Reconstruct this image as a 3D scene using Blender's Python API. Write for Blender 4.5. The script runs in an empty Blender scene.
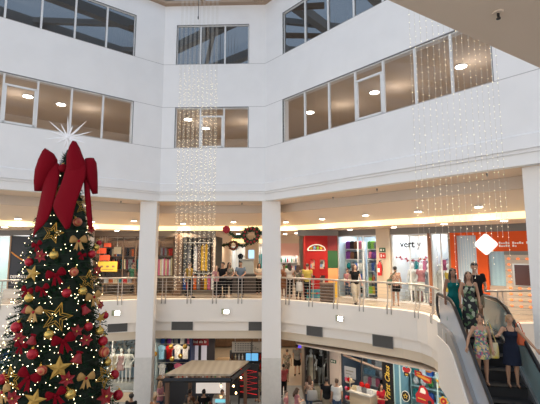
import bpy, bmesh, math, random
from mathutils import Vector, Matrix
random.seed(7)
PI = math.pi
COL = bpy.context.scene.collection
# ------------------------------------------------------------------ camera model
FPX = 405.0; PITCH = math.atan(48/FPX); CAMZ = 2.3
CP, SP = math.cos(PITCH), math.sin(PITCH)
def ray(px, py):
    u = (px-270)/FPX; v = (py-202)/FPX
    return Vector((u, CP+v*SP, SP-v*CP))
def at(px, py, Y):
    d = ray(px, py); return Vector((d.x*Y/d.y, Y, CAMZ+d.z*Y/d.y))
def atx(px, Y, py=270): return at(px, py, Y).x
def online(px, py, p0, d):            # point of a vertical plane (through p0 along d) seen at a pixel
    r = ray(px, py)
    t = (p0[0]*d[1]-p0[1]*d[0])/(r.x*d[1]-r.y*d[0])
    return Vector((r.x*t, r.y*t, CAMZ+r.z*t))
def onz(px, py, z):
    r = ray(px, py); t = (z-CAMZ)/r.z
    return Vector((r.x*t, r.y*t, z))
# ------------------------------------------------------------------ materials
MATS = {}
def mat(name, col, rough=0.6, metal=0.0, emit=0.0, noise=0.0, nscale=6.0, col2=None, bump=0.0, bscale=40, alpha=None, spec=None, ecol=None):
    if name in MATS: return MATS[name]
    m = bpy.data.materials.new(name); m.use_nodes = True
    nt = m.node_tree; b = nt.nodes['Principled BSDF']
    b.inputs['Base Color'].default_value = (*col, 1)
    b.inputs['Roughness'].default_value = rough; b.inputs['Metallic'].default_value = metal
    if spec is not None: b.inputs['Specular IOR Level'].default_value = spec
    if emit > 0:
        b.inputs['Emission Color'].default_value = (*(ecol or col), 1); b.inputs['Emission Strength'].default_value = emit
    if noise > 0 or col2:
        tc = nt.nodes.new('ShaderNodeTexCoord'); n = nt.nodes.new('ShaderNodeTexNoise'); n.inputs['Scale'].default_value = nscale
        n.inputs['Detail'].default_value = 4
        r = nt.nodes.new('ShaderNodeValToRGB')
        c2 = col2 or tuple(max(0, c*(1-noise)) for c in col)
        r.color_ramp.elements[0].position = .38; r.color_ramp.elements[1].position = .62
        r.color_ramp.elements[0].color = (*col, 1); r.color_ramp.elements[1].color = (*c2, 1)
        nt.links.new(tc.outputs['Object'], n.inputs['Vector']); nt.links.new(n.outputs['Fac'], r.inputs['Fac'])
        nt.links.new(r.outputs['Color'], b.inputs['Base Color'])
    if bump > 0:
        tc = nt.nodes.new('ShaderNodeTexCoord'); n = nt.nodes.new('ShaderNodeTexNoise'); n.inputs['Scale'].default_value = bscale
        bp = nt.nodes.new('ShaderNodeBump'); bp.inputs['Strength'].default_value = bump; bp.inputs['Distance'].default_value = .01
        nt.links.new(tc.outputs['Object'], n.inputs['Vector']); nt.links.new(n.outputs['Fac'], bp.inputs['Height'])
        nt.links.new(bp.outputs['Normal'], b.inputs['Normal'])
    MATS[name] = m; return m
def glass(name, tint, rough=0.02, ior=1.5):
    if name in MATS: return MATS[name]
    m = bpy.data.materials.new(name); m.use_nodes = True; nt = m.node_tree; nt.nodes.clear()
    o = nt.nodes.new('ShaderNodeOutputMaterial'); mx = nt.nodes.new('ShaderNodeMixShader')
    t = nt.nodes.new('ShaderNodeBsdfTransparent'); t.inputs[0].default_value = (*tint, 1)
    g = nt.nodes.new('ShaderNodeBsdfGlossy'); g.inputs['Roughness'].default_value = rough
    f = nt.nodes.new('ShaderNodeFresnel'); f.inputs[0].default_value = ior
    ge = nt.nodes.new('ShaderNodeNewGeometry'); ma = nt.nodes.new('ShaderNodeMath'); ma.operation = 'SUBTRACT'; ma.inputs[0].default_value = 1
    mu = nt.nodes.new('ShaderNodeMath'); mu.operation = 'MULTIPLY'; nt.links.new(ge.outputs['Backfacing'], ma.inputs[1])
    nt.links.new(ma.outputs[0], mu.inputs[0]); nt.links.new(f.outputs[0], mu.inputs[1]); nt.links.new(mu.outputs[0], mx.inputs[0]); nt.links.new(t.outputs[0], mx.inputs[1]); nt.links.new(g.outputs[0], mx.inputs[2])
    nt.links.new(mx.outputs[0], o.inputs[0]); MATS[name] = m; return m
def wave(name, c1, c2, scale, rough=.5, direction='X', metal=0, dist=0.0):
    if name in MATS: return MATS[name]
    m = bpy.data.materials.new(name); m.use_nodes = True; nt = m.node_tree; b = nt.nodes['Principled BSDF']
    tc = nt.nodes.new('ShaderNodeTexCoord'); w = nt.nodes.new('ShaderNodeTexWave'); w.bands_direction = direction
    w.inputs['Scale'].default_value = scale; w.inputs['Distortion'].default_value = dist
    r = nt.nodes.new('ShaderNodeValToRGB'); r.color_ramp.elements[0].color = (*c1, 1); r.color_ramp.elements[1].color = (*c2, 1)
    nt.links.new(tc.outputs['Object'], w.inputs['Vector']); nt.links.new(w.outputs['Fac'], r.inputs['Fac']); nt.links.new(r.outputs['Color'], b.inputs['Base Color'])
    b.inputs['Roughness'].default_value = rough; b.inputs['Metallic'].default_value = metal
    MATS[name] = m; return m
def floral(name, cols, scale=18, rough=.8):
    if name in MATS: return MATS[name]
    m = bpy.data.materials.new(name); m.use_nodes = True; nt = m.node_tree; b = nt.nodes['Principled BSDF']
    tc = nt.nodes.new('ShaderNodeTexCoord'); v = nt.nodes.new('ShaderNodeTexVoronoi'); v.inputs['Scale'].default_value = scale
    s = nt.nodes.new('ShaderNodeSeparateColor'); r = nt.nodes.new('ShaderNodeValToRGB'); r.color_ramp.interpolation = 'CONSTANT'
    e = r.color_ramp.elements; e[0].color = (*cols[0], 1); e[1].position = 1/len(cols); e[1].color = (*cols[1], 1)
    for i, c in enumerate(cols[2:], 2):
        x = e.new(i/len(cols)); x.color = (*c, 1)
    nt.links.new(tc.outputs['Object'], v.inputs['Vector']); nt.links.new(v.outputs['Color'], s.inputs[0]); nt.links.new(s.outputs[0], r.inputs['Fac'])
    nt.links.new(r.outputs['Color'], b.inputs['Base Color']); b.inputs['Roughness'].default_value = rough
    MATS[name] = m; return m
WHITE = mat('white_plaster', (.83, .815, .81), .75, noise=.03, nscale=1.2, bump=.05)
FASCIA = mat('white_fascia', (.82, .80, .78), .6); KERB = mat('lamp_tinted_fascia', (.88, .80, .71), .6)  # warm copy carries the lower floor's lamplight in its colour
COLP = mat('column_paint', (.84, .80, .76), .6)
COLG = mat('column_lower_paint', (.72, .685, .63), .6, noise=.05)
CEIL = mat('beige_ceiling', (.80, .64, .49), .8)
BEAM = mat('ceiling_beam_paint', (.62, .51, .41), .8)
CREAM = mat('cream_band', (.72, .60, .45), .7)
SOFF = mat('near_soffit_paint', (.76, .60, .46), .8)
ROOMW = mat('room_wall', (.62, .53, .45), .8, noise=.05, nscale=.8)
ROOMC = mat('room_ceiling', (.64, .55, .47), .8)
STEEL = mat('steel', (.66, .63, .58), .28, .9)
STEELW = mat('brushed_rail', (.46, .41, .36), .35, .6)
FRAMEW = mat('white_aluminium', (.72, .72, .72), .4)
FRAMED = mat('dark_seal', (.16, .16, .16), .5)
BLACK = mat('black', (.012, .012, .013), .45)
RUBBER = mat('handrail_rubber', (.012, .012, .014), .35)
DARK = mat('dark_grey', (.05, .05, .055), .5)
GREY = mat('grey_band', (.21, .20, .19), .6)
ROOFG = glass('roof_glass', (.66, .76, .88), .05)
DGLASS = mat('dark_window_glass', (.006, .008, .010), .03, spec=1.0)
DGLASS.node_tree.nodes['Principled BSDF'].inputs['IOR'].default_value = 1.95
CLEAR = glass('clear_glass', (.93, .93, .93), ior=1.45)
SHOPG = glass('shop_glass', (.95, .97, .97), ior=1.3)
TEALG = glass('balustrade_glass', (.14, .19, .19), ior=2.3)
GLL = mat('frosted_light_glass', (.46, .50, .55), .15); GLR = mat('frosted_teal_glass', (.16, .27, .28), .12)
for g_, a_ in ((GLL, .80), (GLR, .78)): g_.node_tree.nodes['Principled BSDF'].inputs['Alpha'].default_value = a_
TRUSS = mat('roof_steel', (.42, .39, .36), .6)
TRUSSB = mat('roof_timber_brown', (.38, .27, .19), .7)
FLOORM = mat('polished_floor', (.47, .39, .30), .2, noise=.06, nscale=3)
FLOORG = mat('grey_floor', (.30, .31, .32), .2, noise=.08, nscale=3)
LAMP = mat('downlight_glow', (1, .93, .80), .5, emit=14, ecol=(1, .93, .80))
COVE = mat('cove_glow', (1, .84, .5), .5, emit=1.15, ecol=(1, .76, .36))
PANEL = mat('shop_panel_glow', (.95, .98, 1), .5, emit=9, ecol=(.93, .97, 1))
PANELW = mat('warm_panel_glow', (1, .9, .75), .5, emit=5, ecol=(1, .86, .66))
FAIRY = mat('fairy_bulb', (1, .85, .55), .5, emit=2.0, ecol=(1, .84, .55))
WIRE = mat('fairy_wire', (.55, .52, .46), .6)
# ------------------------------------------------------------------ mesh builder
class MB:
    def __init__(s, M=None): s.v = []; s.f = []; s.mi = []; s.M = M; s.k = 0
    def add(s, vs, fs, M=None):
        n = len(s.v)
        for p in vs:
            p = Vector(p)
            if M is not None: p = M @ p
            if s.M is not None: p = s.M @ p
            s.v.append(p)
        for f in fs: s.f.append([i+n for i in f]); s.mi.append(s.k)
        return s
    def box(s, x0, x1, y0, y1, z0, z1, M=None):
        vs = [(x, y, z) for z in (z0, z1) for y in (y0, y1) for x in (x0, x1)]
        return s.add(vs, [(0,2,3,1),(4,5,7,6),(0,1,5,4),(2,6,7,3),(0,4,6,2),(1,3,7,5)], M)
    def cbox(s, c, sz, M=None):
        return s.box(c[0]-sz[0]/2, c[0]+sz[0]/2, c[1]-sz[1]/2, c[1]+sz[1]/2, c[2]-sz[2]/2, c[2]+sz[2]/2, M)
    def tube(s, pts, rs, seg=8, M=None, flat=1.0):
        pts = [Vector(p) for p in pts]
        if not isinstance(rs, (list, tuple)): rs = [rs]*len(pts)
        vs = []; fs = []; ref = None
        for i, p in enumerate(pts):
            t = (pts[min(i+1, len(pts)-1)]-pts[max(i-1, 0)])
            if t.length < 1e-9: t = Vector((0, 0, 1))
            t.normalize()
            if ref is None or abs(ref.dot(t)) > .98: ref = Vector((0, 1, 0)) if abs(t.y) < .9 else Vector((1, 0, 0))
            a = t.cross(ref).normalized(); b = a.cross(t).normalized(); ref = b
            for j in range(seg):
                w = 2*PI*j/seg
                vs.append(p+a*math.cos(w)*rs[i]+b*math.sin(w)*rs[i]*flat)
        for i in range(len(pts)-1):
            for j in range(seg):
                k = (j+1) % seg
                fs.append((i*seg+j, i*seg+k, (i+1)*seg+k, (i+1)*seg+j))
        fs.append(tuple(range(seg-1, -1, -1))); n = (len(pts)-1)*seg; fs.append(tuple(n+j for j in range(seg)))
        return s.add(vs, fs, M)
    def ell(s, c, r, seg=10, rings=7, M=None):
        if not isinstance(r, (list, tuple)): r = (r, r, r)
        c = Vector(c); vs = [c+Vector((0, 0, r[2]))]; fs = []
        for i in range(1, rings):
            a = PI*i/rings
            for j in range(seg):
                w = 2*PI*j/seg
                vs.append(c+Vector((r[0]*math.sin(a)*math.cos(w), r[1]*math.sin(a)*math.sin(w), r[2]*math.cos(a))))
        vs.append(c-Vector((0, 0, r[2]))); e = len(vs)-1
        for j in range(seg):
            k = (j+1) % seg; fs.append((0, 1+j, 1+k))
            for i in range(rings-2): fs.append((1+i*seg+j, 1+(i+1)*seg+j, 1+(i+1)*seg+k, 1+i*seg+k))
            fs.append((e, 1+(rings-2)*seg+k, 1+(rings-2)*seg+j))
        return s.add(vs, fs, M)
    def loft(s, secs, seg=16, M=None):      # secs: (cx, cy, z, rx, ry)
        vs = []; fs = []
        for (cx, cy, z, rx, ry) in secs:
            for j in range(seg):
                w = 2*PI*j/seg; vs.append((cx+rx*math.cos(w), cy+ry*math.sin(w), z))
        for i in range(len(secs)-1):
            for j in range(seg):
                k = (j+1) % seg; fs.append((i*seg+j, i*seg+k, (i+1)*seg+k, (i+1)*seg+j))
        fs.append(tuple(range(seg-1, -1, -1))); n = (len(secs)-1)*seg; fs.append(tuple(n+j for j in range(seg)))
        return s.add(vs, fs, M)
    def prism(s, poly, d, M=None):          # poly: list of 3D points, extruded by vector d
        n = len(poly); d = Vector(d); vs = [Vector(p) for p in poly]+[Vector(p)+d for p in poly]
        fs = [tuple(range(n)), tuple(range(2*n-1, n-1, -1))]+[(i, i+n, (i+1) % n+n, (i+1) % n) for i in range(n)]
        return s.add(vs, fs, M)
    def obj(s, name, mats, parent=None, smooth=False, kind=None):
        me = bpy.data.meshes.new(name); me.from_pydata([tuple(p) for p in s.v], [], s.f)
        if not isinstance(mats, (list, tuple)): mats = [mats]
        for m in mats: me.materials.append(m)
        me.polygons.foreach_set('material_index', s.mi)
        bm = bmesh.new(); bm.from_mesh(me); bmesh.ops.recalc_face_normals(bm, faces=bm.faces); bm.to_mesh(me); bm.free()
        if smooth: me.polygons.foreach_set('use_smooth', [True]*len(me.polygons))
        o = bpy.data.objects.new(name, me); COL.objects.link(o)
        if parent: o.parent = parent
        if kind: o['kind'] = kind
        return o
def struct(name, mb, m, parent=None, smooth=False):
    return mb.obj(name, m, parent, smooth, None if parent else 'structure')
def tag(o, label, cat, group=None):
    o['label'] = label; o['category'] = cat
    if group: o['group'] = group
    return o
def thing(name, label, cat, loc=(0, 0, 0), rz=0, group=None):
    o = bpy.data.objects.new(name, None); COL.objects.link(o); o.empty_display_size = .1
    o.location = loc; o.rotation_euler = (0, 0, rz); return tag(o, label, cat, group)
def copy_tree(o, parent=None):
    c = o.copy(); COL.objects.link(c)
    if parent: c.parent = parent
    for ch in list(o.children): copy_tree(ch, c)
    return c
def frame(p, rz): return Matrix.Translation(Vector(p)) @ Matrix.Rotation(rz, 4, 'Z')
def text(name, s, size, m, parent, loc, rot=(PI/2, 0, 0), ext=.008, shear=0, align='LEFT', sx=1.0, off=.007):
    cu = bpy.data.curves.new(name, 'FONT'); cu.body = s; cu.size = size; cu.extrude = ext; cu.align_x = align; cu.shear = shear
    cu.resolution_u = 3; cu.offset = off
    t = bpy.data.objects.new(name+'_tmp', cu); COL.objects.link(t)
    dg = bpy.context.evaluated_depsgraph_get(); me = bpy.data.meshes.new_from_object(t.evaluated_get(dg))
    bpy.data.objects.remove(t); me.materials.clear(); me.materials.append(m)
    o = bpy.data.objects.new(name, me); COL.objects.link(o); o.parent = parent; o.location = loc; o.rotation_euler = rot; o.scale = (sx, 1, 1)
    return o
def smoothpath(pts, n=6):
    out = []; P = [Vector(p) for p in pts]
    for i in range(len(P)-1):
        a = P[max(i-1, 0)]; b = P[i]; c = P[i+1]; d = P[min(i+2, len(P)-1)]
        for k in range(n):
            t = k/n
            out.append(.5*((2*b)+(-a+c)*t+(2*a-5*b+4*c-d)*t*t+(-a+3*b-3*c+d)*t**3))
    out.append(P[-1]); return out
def offset_path(path, o):                    # positive = away from the atrium (left of travel)
    n = len(path); out = []
    for i in range(n):
        ns = []
        if i > 0: d = (path[i]-path[i-1]).normalized(); ns.append(Vector((-d.y, d.x)))
        if i < n-1: d = (path[i+1]-path[i]).normalized(); ns.append(Vector((-d.y, d.x)))
        m = sum(ns, Vector((0, 0))); m.normalize()
        out.append(path[i]+m*(o/max(.5, m.dot(ns[0]))))
    return out
def sweep(mb, path, prof):                   # prof: closed polygon of (offset, z)
    np_ = len(prof); rings = []
    cols = [offset_path(path, o) for o, z in prof]
    vs = []; fs = []
    for i in range(len(path)):
        for j, (o, z) in enumerate(prof): vs.append((cols[j][i].x, cols[j][i].y, z))
    for i in range(len(path)-1):
        for j in range(np_):
            k = (j+1) % np_; fs.append((i*np_+j, i*np_+k, (i+1)*np_+k, (i+1)*np_+j))
    fs.append(tuple(range(np_))); n = (len(path)-1)*np_; fs.append(tuple(n+j for j in range(np_)))
    return mb.add(vs, fs)
V2 = lambda x, y: Vector((x, y))
# ------------------------------------------------------------------ plan
CL, CR = V2(-5.05, 18.35), V2(-.22, 18.2)
dL = V2(-.788, -.616); dR = V2(.663, -.749)
U = [CL+dL*13, CL, CR, CR+dR*13.5]
G = [V2(-15.5, 15.55), V2(-11.1, 17.2), V2(-5.4, 19.25), V2(.25, 19.2), V2(2.98, 17.4), V2(4.95, 15.8), V2(5.42, 15.2), V2(5.58, 14.6), V2(5.44, 13.3), V2(5.05, 12.0)]
# ---- upper walls with window bands
ZW = (5.34, 6.98, 8.91, 11.04, 13.0, 14.0)
def seg_s(px, p0, d, py=100):
    q = online(px, py, p0, d); return (V2(q.x, q.y)-p0).dot(d)
def wallseg(name, p0, d, length, lower, upper, flip):
    """p0 start corner, d direction of growing s; lower/upper = (s0,s1) window spans"""
    # local frame: x along d, y outward
    n = V2(-d.y, d.x) if not flip else V2(d.y, -d.x)
    M = Matrix(((d.x, n.x, 0, p0.x), (d.y, n.y, 0, p0.y), (0, 0, 1, 0), (0, 0, 0, 1)))
    w = MB(M); T = .34
    w.box(0, length, 0, T, ZW[0]-.5, ZW[1])
    for (a, b), z0, z1 in ((lower, ZW[1], ZW[2]), (upper, ZW[3], ZW[4])):
        if a > 0: w.box(0, a, 0, T, z0, z1)
        if b < length: w.box(b, length, 0, T, z0, z1)
    w.box(0, length, 0, T, ZW[2], ZW[3]); w.box(0, length, 0, T, ZW[4], ZW[5])
    struct(name, w, WHITE)
    return M
def window(idx, M, bars, z0, z1, gl, oper=None, label=''):
    e = bpy.data.objects.new('window_%d' % idx, None); COL.objects.link(e); e['kind'] = 'structure'
    e.matrix_world = M
    a, b = bars[0], bars[-1]; f = MB(); f.k = 0
    t = .035
    f.box(a, b, .05, .12, z0, z0+t); f.box(a, b, .05, .12, z1-t, z1)
    f.box(a, a+t, .05, .12, z0, z1); f.box(b-t, b, .05, .12, z0, z1)
    for x in bars[1:-1]: f.box(x-.035, x+.035, .03, .12, z0, z1)
    f.obj('window_frame', FRAMEW, e)
    g = MB(); g.box(a, b, -.004, .03, z1, z1+.03); g.box(a-.03, a, -.004, .05, z0, z1+.03); g.box(b, b+.02, -.004, .05, z0, z1)
    g.obj('window_seal', FRAMED, e)
    for i in range(len(bars)-1):
        p = MB(); x0, x1 = bars[i]+.035, bars[i+1]-.035
        if oper == i:
            h = MB(); zt = z1-.42; s_ = .075
            h.box(x0, x1, .02, .1, zt-s_/2, zt+s_/2); h.box(x0, x1, .02, .1, z0+.03, z0+.03+s_)
            h.box(x0, x0+s_, .02, .1, z0+.03, zt); h.box(x1-s_, x1, .02, .1, z0+.03, zt)
            h.box(x0+.03, x0+.05, -.01, .02, (z0+zt)/2-.07, (z0+zt)/2+.07)
            h.obj('sash', FRAMEW, e)
        p.box(x0, x1, .085, .095, z0+t, z1-t); p.obj('pane', gl, e)
def bars_of(pxs, p0, d, py): return [seg_s(p, p0, d, py) for p in pxs]
dB = (CR-CL).normalized(); LB = (CR-CL).length
# right
rl = bars_of([283, 304, 328.3, 355, 383.5, 416, 453, 495], CR, dR, 110); ru = bars_of([283, 304.5, 327.5, 353.3, 382.7], CR, dR, 25)
st = ru[-1]-ru[-2]; ru += [ru[-1]+st, ru[-1]+2*st, ru[-1]+3*st]
MR = wallseg('wall_right', CR, dR, 13.5, (rl[0], rl[-1]), (ru[0], ru[-1]), False)
bl = bars_of([175.3, 200, 223.7, 248.3], CL, dB, 125); bu = bars_of([177, 200.5, 225, 248.7], CL, dB, 45)
MBK = wallseg('wall_back', CL, dB, LB, (bl[0], bl[-1]), (bu[0], bu[-1]), False)
ll = bars_of([132.5, 102.7, 70.8, 36.2, 1.0], CL, dL, 120); lu = bars_of([135, 106.7, 74.6, 40.3, 3], CL, dL, 40)
st = ll[-1]-ll[-2]; ll += [ll[-1]+st, ll[-1]+2*st]
st = lu[-1]-lu[-2]; lu += [lu[-1]+st, lu[-1]+2*st]
ML = wallseg('wall_left', CL, dL, 13, (ll[0], ll[-1]), (lu[0], lu[-1]), True)
window(1, MR, rl, ZW[1], ZW[2], CLEAR, 3); window(2, MR, ru, ZW[3], ZW[4], DGLASS)
window(3, MBK, bl, ZW[1], ZW[2], CLEAR, 1); window(4, MBK, bu, ZW[3], ZW[4], DGLASS)
window(5, ML, ll, ZW[1], ZW[2], CLEAR, 3); window(6, ML, lu, ZW[3], ZW[4], DGLASS)
# ledges and the bands of the upper storey
m = MB(); sweep(m, U, [(-.07, 4.93), (-.07, 5.30), (-.03, 5.34), (.3, 5.34), (.3, 4.93)]); struct('trim_1', m, WHITE)
m = MB(); sweep(m, U, [(.04, 4.52), (.06, 4.93), (.3, 4.93), (.3, 4.52)]); struct('trim_2', m, FASCIA)
m = MB()
for z in (ZW[1], ZW[2]+.03, ZW[3]): sweep(m, U, [(-.006, z-.008), (-.006, z+.008), (.01, z+.008), (.01, z-.008)])
struct('trim_3', m, mat('joint_line', (.42, .41, .41), .8))
# rooms behind the lower and upper windows
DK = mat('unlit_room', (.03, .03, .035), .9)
m = MB(); sweep(m, U, [(.345, 9.25), (7, 9.25), (7, 9.35), (.345, 9.35)]); struct('ceiling_upstairs', m, ROOMC)
m = MB(); sweep(m, U, [(.345, 5.9), (7, 5.9), (7, 6.0), (.345, 6.0)]); struct('floor_upstairs', m, FLOORM)
m = MB(); sweep(m, U, [(6.6, 6.0), (6.7, 6.0), (6.7, 9.25), (6.6, 9.25)]); struct('wall_upstairs', m, ROOMW)
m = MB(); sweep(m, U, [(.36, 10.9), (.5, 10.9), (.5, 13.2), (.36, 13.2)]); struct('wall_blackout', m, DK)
# ---- gallery ceiling
m = MB(); sweep(m, U, [(.3, 4.52), (1.3, 4.45), (1.3, 4.95), (.3, 4.95)]); struct('ceiling_edge', m, CEIL)
m = MB(); sweep(m, U, [(1.3, 4.08), (1.3, 4.95), (1.45, 4.95), (1.45, 4.08)]); struct('trim_4', m, BEAM)
m = MB(); sweep(m, U, [(1.45, 4.08), (2.5, 3.52), (2.5, 4.9), (1.45, 4.9)]); struct('ceiling_gallery', m, CEIL)
m = MB(); sweep(m, U, [(2.58, 3.28), (7, 3.28), (7, 4.9), (2.58, 4.9)]); m.box(-14, 14, 24, 40, 3.285, 4.9); struct('ceiling_shopside', m, CEIL)
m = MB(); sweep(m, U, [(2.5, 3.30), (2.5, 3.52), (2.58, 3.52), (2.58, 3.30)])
tag(m.obj('cove_glow_face', COVE), 'long warm yellow glowing cove face running round the gallery ceiling above the shops', 'cove glow')  # glowing cove face stands in for light from a hidden strip
# ---- gallery slab
def polyslab(name, pts, z0, z1, mm):
    m = MB(); m.prism([(p.x, p.y, z1) for p in pts], (0, 0, z0-z1)); return struct(name, m, mm)
Gi = offset_path(G, .2)
polyslab('floor_gallery', Gi+[V2(4.88, 11.62), V2(6.47, 11.3), V2(6.75, 12.9), V2(9.2, 13.2), V2(14.5, 10.5), V2(20, 12), V2(20, 40), V2(-20, 40), V2(-20, 16)], -1.74, 0, FLOORM)
m = MB(); sweep(m, G, [(-.08, -.975), (-.08, .04), (.2, .04), (.2, -.975)]); struct('trim_5', m, KERB)
m = MB(); sweep(m, G, [(.05, -1.40), (.05, -.96), (.2, -.96), (.2, -1.40)]); struct('trim_6', m, KERB)
m = MB(); sweep(m, G, [(.12, -1.76), (.12, -1.40), (.24, -1.40), (.24, -1.76)]); struct('trim_7', m, CREAM)
# kerb right of the escalator
KR = [V2(6.62, 12.8), V2(9.2, 13.1), V2(14, 10.4)]
m = MB(); sweep(m, KR, [(-.08, -1.9), (-.08, .04), (.2, .04), (.2, -1.9)]); struct('trim_8', m, KERB)
# ---- lower floor, walls far behind
m = MB(); m.box(-22, 22, -8, 23.0, -5.2, -5.0); struct('floor_atrium', m, FLOORG)
m = MB(); m.box(-22, 22, 23.0, 44, -5.2, -5.0); struct('floor_mall', m, FLOORM)
m = MB(); m.box(-20, 20, 36, 36.3, -5, 5); struct('wall_far', m, mat('far_wall', (.55, .47, .38), .8))
m = MB(); m.box(-20, 20, 22.6, 36, -1.93, -1.9); struct('ceiling_mall', m, CEIL)
# ---- near soffit (upper right) - slab of the storey above the camera
a = onz(388, 0, 4.52); b = onz(540, 68, 4.52); d = (V2(b.x, b.y)-V2(a.x, a.y)).normalized(); a = V2(a.x, a.y)
nn = V2(d.y, -d.x)
polyslab('ceiling_near', [a-d*5, a+d*5.6, a+d*5.6+nn*7, a-d*5+nn*7], 4.52, 5.0, SOFF)
# ---- columns
def column(c, d, label, w=.86, dep=.8):
    n = V2(-d.y, d.x); M = Matrix(((d.x, n.x, 0, c.x), (d.y, n.y, 0, c.y), (0, 0, 1, 0), (0, 0, 0, 1)))
    t = thing('column', label, 'column', (c.x, c.y, -5), math.atan2(d.y, d.x), 'white square columns of the atrium')
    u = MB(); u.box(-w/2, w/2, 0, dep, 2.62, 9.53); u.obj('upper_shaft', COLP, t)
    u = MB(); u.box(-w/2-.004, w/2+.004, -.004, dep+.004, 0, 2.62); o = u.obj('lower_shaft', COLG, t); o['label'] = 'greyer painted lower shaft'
    return t
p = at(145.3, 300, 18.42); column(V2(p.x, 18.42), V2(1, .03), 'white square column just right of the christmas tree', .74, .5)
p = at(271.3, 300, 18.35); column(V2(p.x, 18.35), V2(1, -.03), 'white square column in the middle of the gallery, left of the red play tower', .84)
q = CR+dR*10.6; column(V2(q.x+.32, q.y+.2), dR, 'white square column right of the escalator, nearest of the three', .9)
# ---- roof
m = MB(); m.box(-17, 15, -7, 21, 14.75, 14.78); struct('ceiling_glass', m, ROOFG)
def beam(mb, a, b, w, h, z):
    a = V2(*a); b = V2(*b); d = (b-a); L = d.length; ang = math.atan2(d.y, d.x)
    mb.box(0, L, -w/2, w/2, z-h, z, frame((a.x, a.y, 0), ang))
m = MB()
for k in range(-6, 9):
    beam(m, (-17, k*4-10), (15, k*4+12), .42, .5, 14.74)
struct('trim_9', m, TRUSS)
m = MB()
for k in range(-4, 14): beam(m, (-17+k*3.1, 21), (-17+k*3.1-9, -7), .22, .3, 14.74)
struct('trim_10', m, TRUSS)
m = MB()
for x in (-9.5, -6.3, -2.9, -.6, 2.4): beam(m, (x, 20), (x*1.25, 15.5), .17, .25, 14.28)
sweep(m, U, [(-.25, 14.0), (-.25, 14.12), (.34, 14.12), (.34, 14.0)])
struct('trim_11', m, TRUSSB)
# ------------------------------------------------------------------ lamps
def spot(loc, power, size=2.2, col=(1, .82, .6), r=.06, blend=.6):
    l = bpy.data.lights.new('spot_lamp', 'SPOT'); l.energy = power; l.color = col; l.spot_size = size; l.spot_blend = blend; l.shadow_soft_size = r
    o = bpy.data.objects.new('spot_lamp', l); COL.objects.link(o); o.location = loc; return o
lampme = None
def downlight(p, label, group, rad=.13, power=60, nrm=(0, 0), z_out=.03, col=(1, .82, .6), size=2.3):
    t = thing('downlight', label, 'ceiling light', p, 0, group)
    r = MB(); r.tube([(0, 0, .01), (0, 0, -z_out)], [rad*1.15, rad*1.15], 16); r.obj('rim', FRAMEW, t)
    r = MB(); r.tube([(0, 0, -z_out), (0, 0, -z_out-.012)], [rad, rad*.95], 16); r.obj('lens', LAMP, t)
    if power: spot((p[0], p[1], p[2]-z_out-.05), power, size, col)
    return t
def ceil_z(o):
    P = [(0, 4.52), (1.3, 4.45), (1.3, 4.08), (1.45, 4.08), (2.5, 3.52), (2.58, 3.28), (9, 3.28)]
    for (a, za), (b, zb) in zip(P, P[1:]):
        if a <= o <= b and b > a: return za+(zb-za)*(o-a)/(b-a)
    return 3.28
def on_ceiling(px, py, lo, hi):              # where the pixel's ray meets the gallery ceiling
    best = None
    for k in range(60, 400):
        t = k*.1; r = ray(px, py); q = V2(r.x*t, r.y*t); z = CAMZ+r.z*t
        # offset from the U path
        best_o = None
        for i in range(3):
            a, b = U[i], U[i+1]; d = (b-a).normalized(); n = V2(-d.y, d.x); s = (q-a).dot(d); o = (q-a).dot(n)
            best_o = o if best_o is None else max(best_o, o)
        if lo <= best_o <= hi and z >= ceil_z(best_o): return Vector((q.x, q.y, ceil_z(best_o)))
    return None
row1 = [(18, 218, 'left of the tree'), (92, 221, 'just right of the tree'), (134, 219.5, 'beside the left column'), (183, 222, 'above the fairy light curtain'), (233.5, 221.5, 'left of the middle column'), (286, 221.5, 'right of the middle column'), (322, 218.5, 'above the red play tower'), (365.5, 214.5, 'above the toy shop'), (418, 210.5, 'above the white fashion shop'), (478.5, 205, 'left of the nearest column')]
for x, y, w in row1:
    q = on_ceiling(x, y, 1.45, 2.5)
    if q: downlight(q, 'round downlight in sloping gallery ceiling, '+w, 'downlights before the yellow cove', .12, 200)
row2 = [(5, 225, 'at the far left'), (117, 230, 'over the orange signs of the clothes shop'), (165, 232.5, 'beside the left column'), (313, 231, 'over the red play tower'), (350, 229, 'over the toy shop window'), (394, 226.5, 'over the black shop name'), (444, 223, 'over the orange framed shop'), (504, 219.5, 'over the orange bank front')]
for x, y, w in row2:
    q = on_ceiling(x, y, 2.6, 5)
    if q: downlight(q, 'round downlight in the low ceiling, '+w, 'downlights at the shopfronts', .11, 130)
# rooms upstairs
for x, y, wz in ((61, 104, 'behind the left windows'), (28, 96, 'behind the far left sash window'), (188, 119, 'left one behind the middle windows'), (206, 128, 'middle one behind the middle windows'), (217, 145, 'lowest one behind the middle windows'), (310, 112, 'left one behind the right windows'), (374.5, 92, 'middle one behind the right windows'), (461, 66, 'right one behind the right windows')):
    q = onz(x, y, 9.23); downlight(q, 'bright ceiling lamp upstairs, '+wz, 'lamps in the rooms upstairs', .2, 60, size=2.7)
for M, xs in ((MR, (2, 5, 8, 11)), (MBK, (1.3, 3.6)), (ML, (2.5, 5.5, 8.5))):  # added fill lights without fixtures, to brighten the upstairs rooms
    for x in xs:
        p = M @ Vector((x, 3.2, 8.6)); l = bpy.data.lights.new('room_fill', 'POINT'); l.energy = 15; l.color = (1, .85, .70); l.shadow_soft_size = .12
        o = bpy.data.objects.new('room_fill', l); COL.objects.link(o); o.location = p
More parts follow.
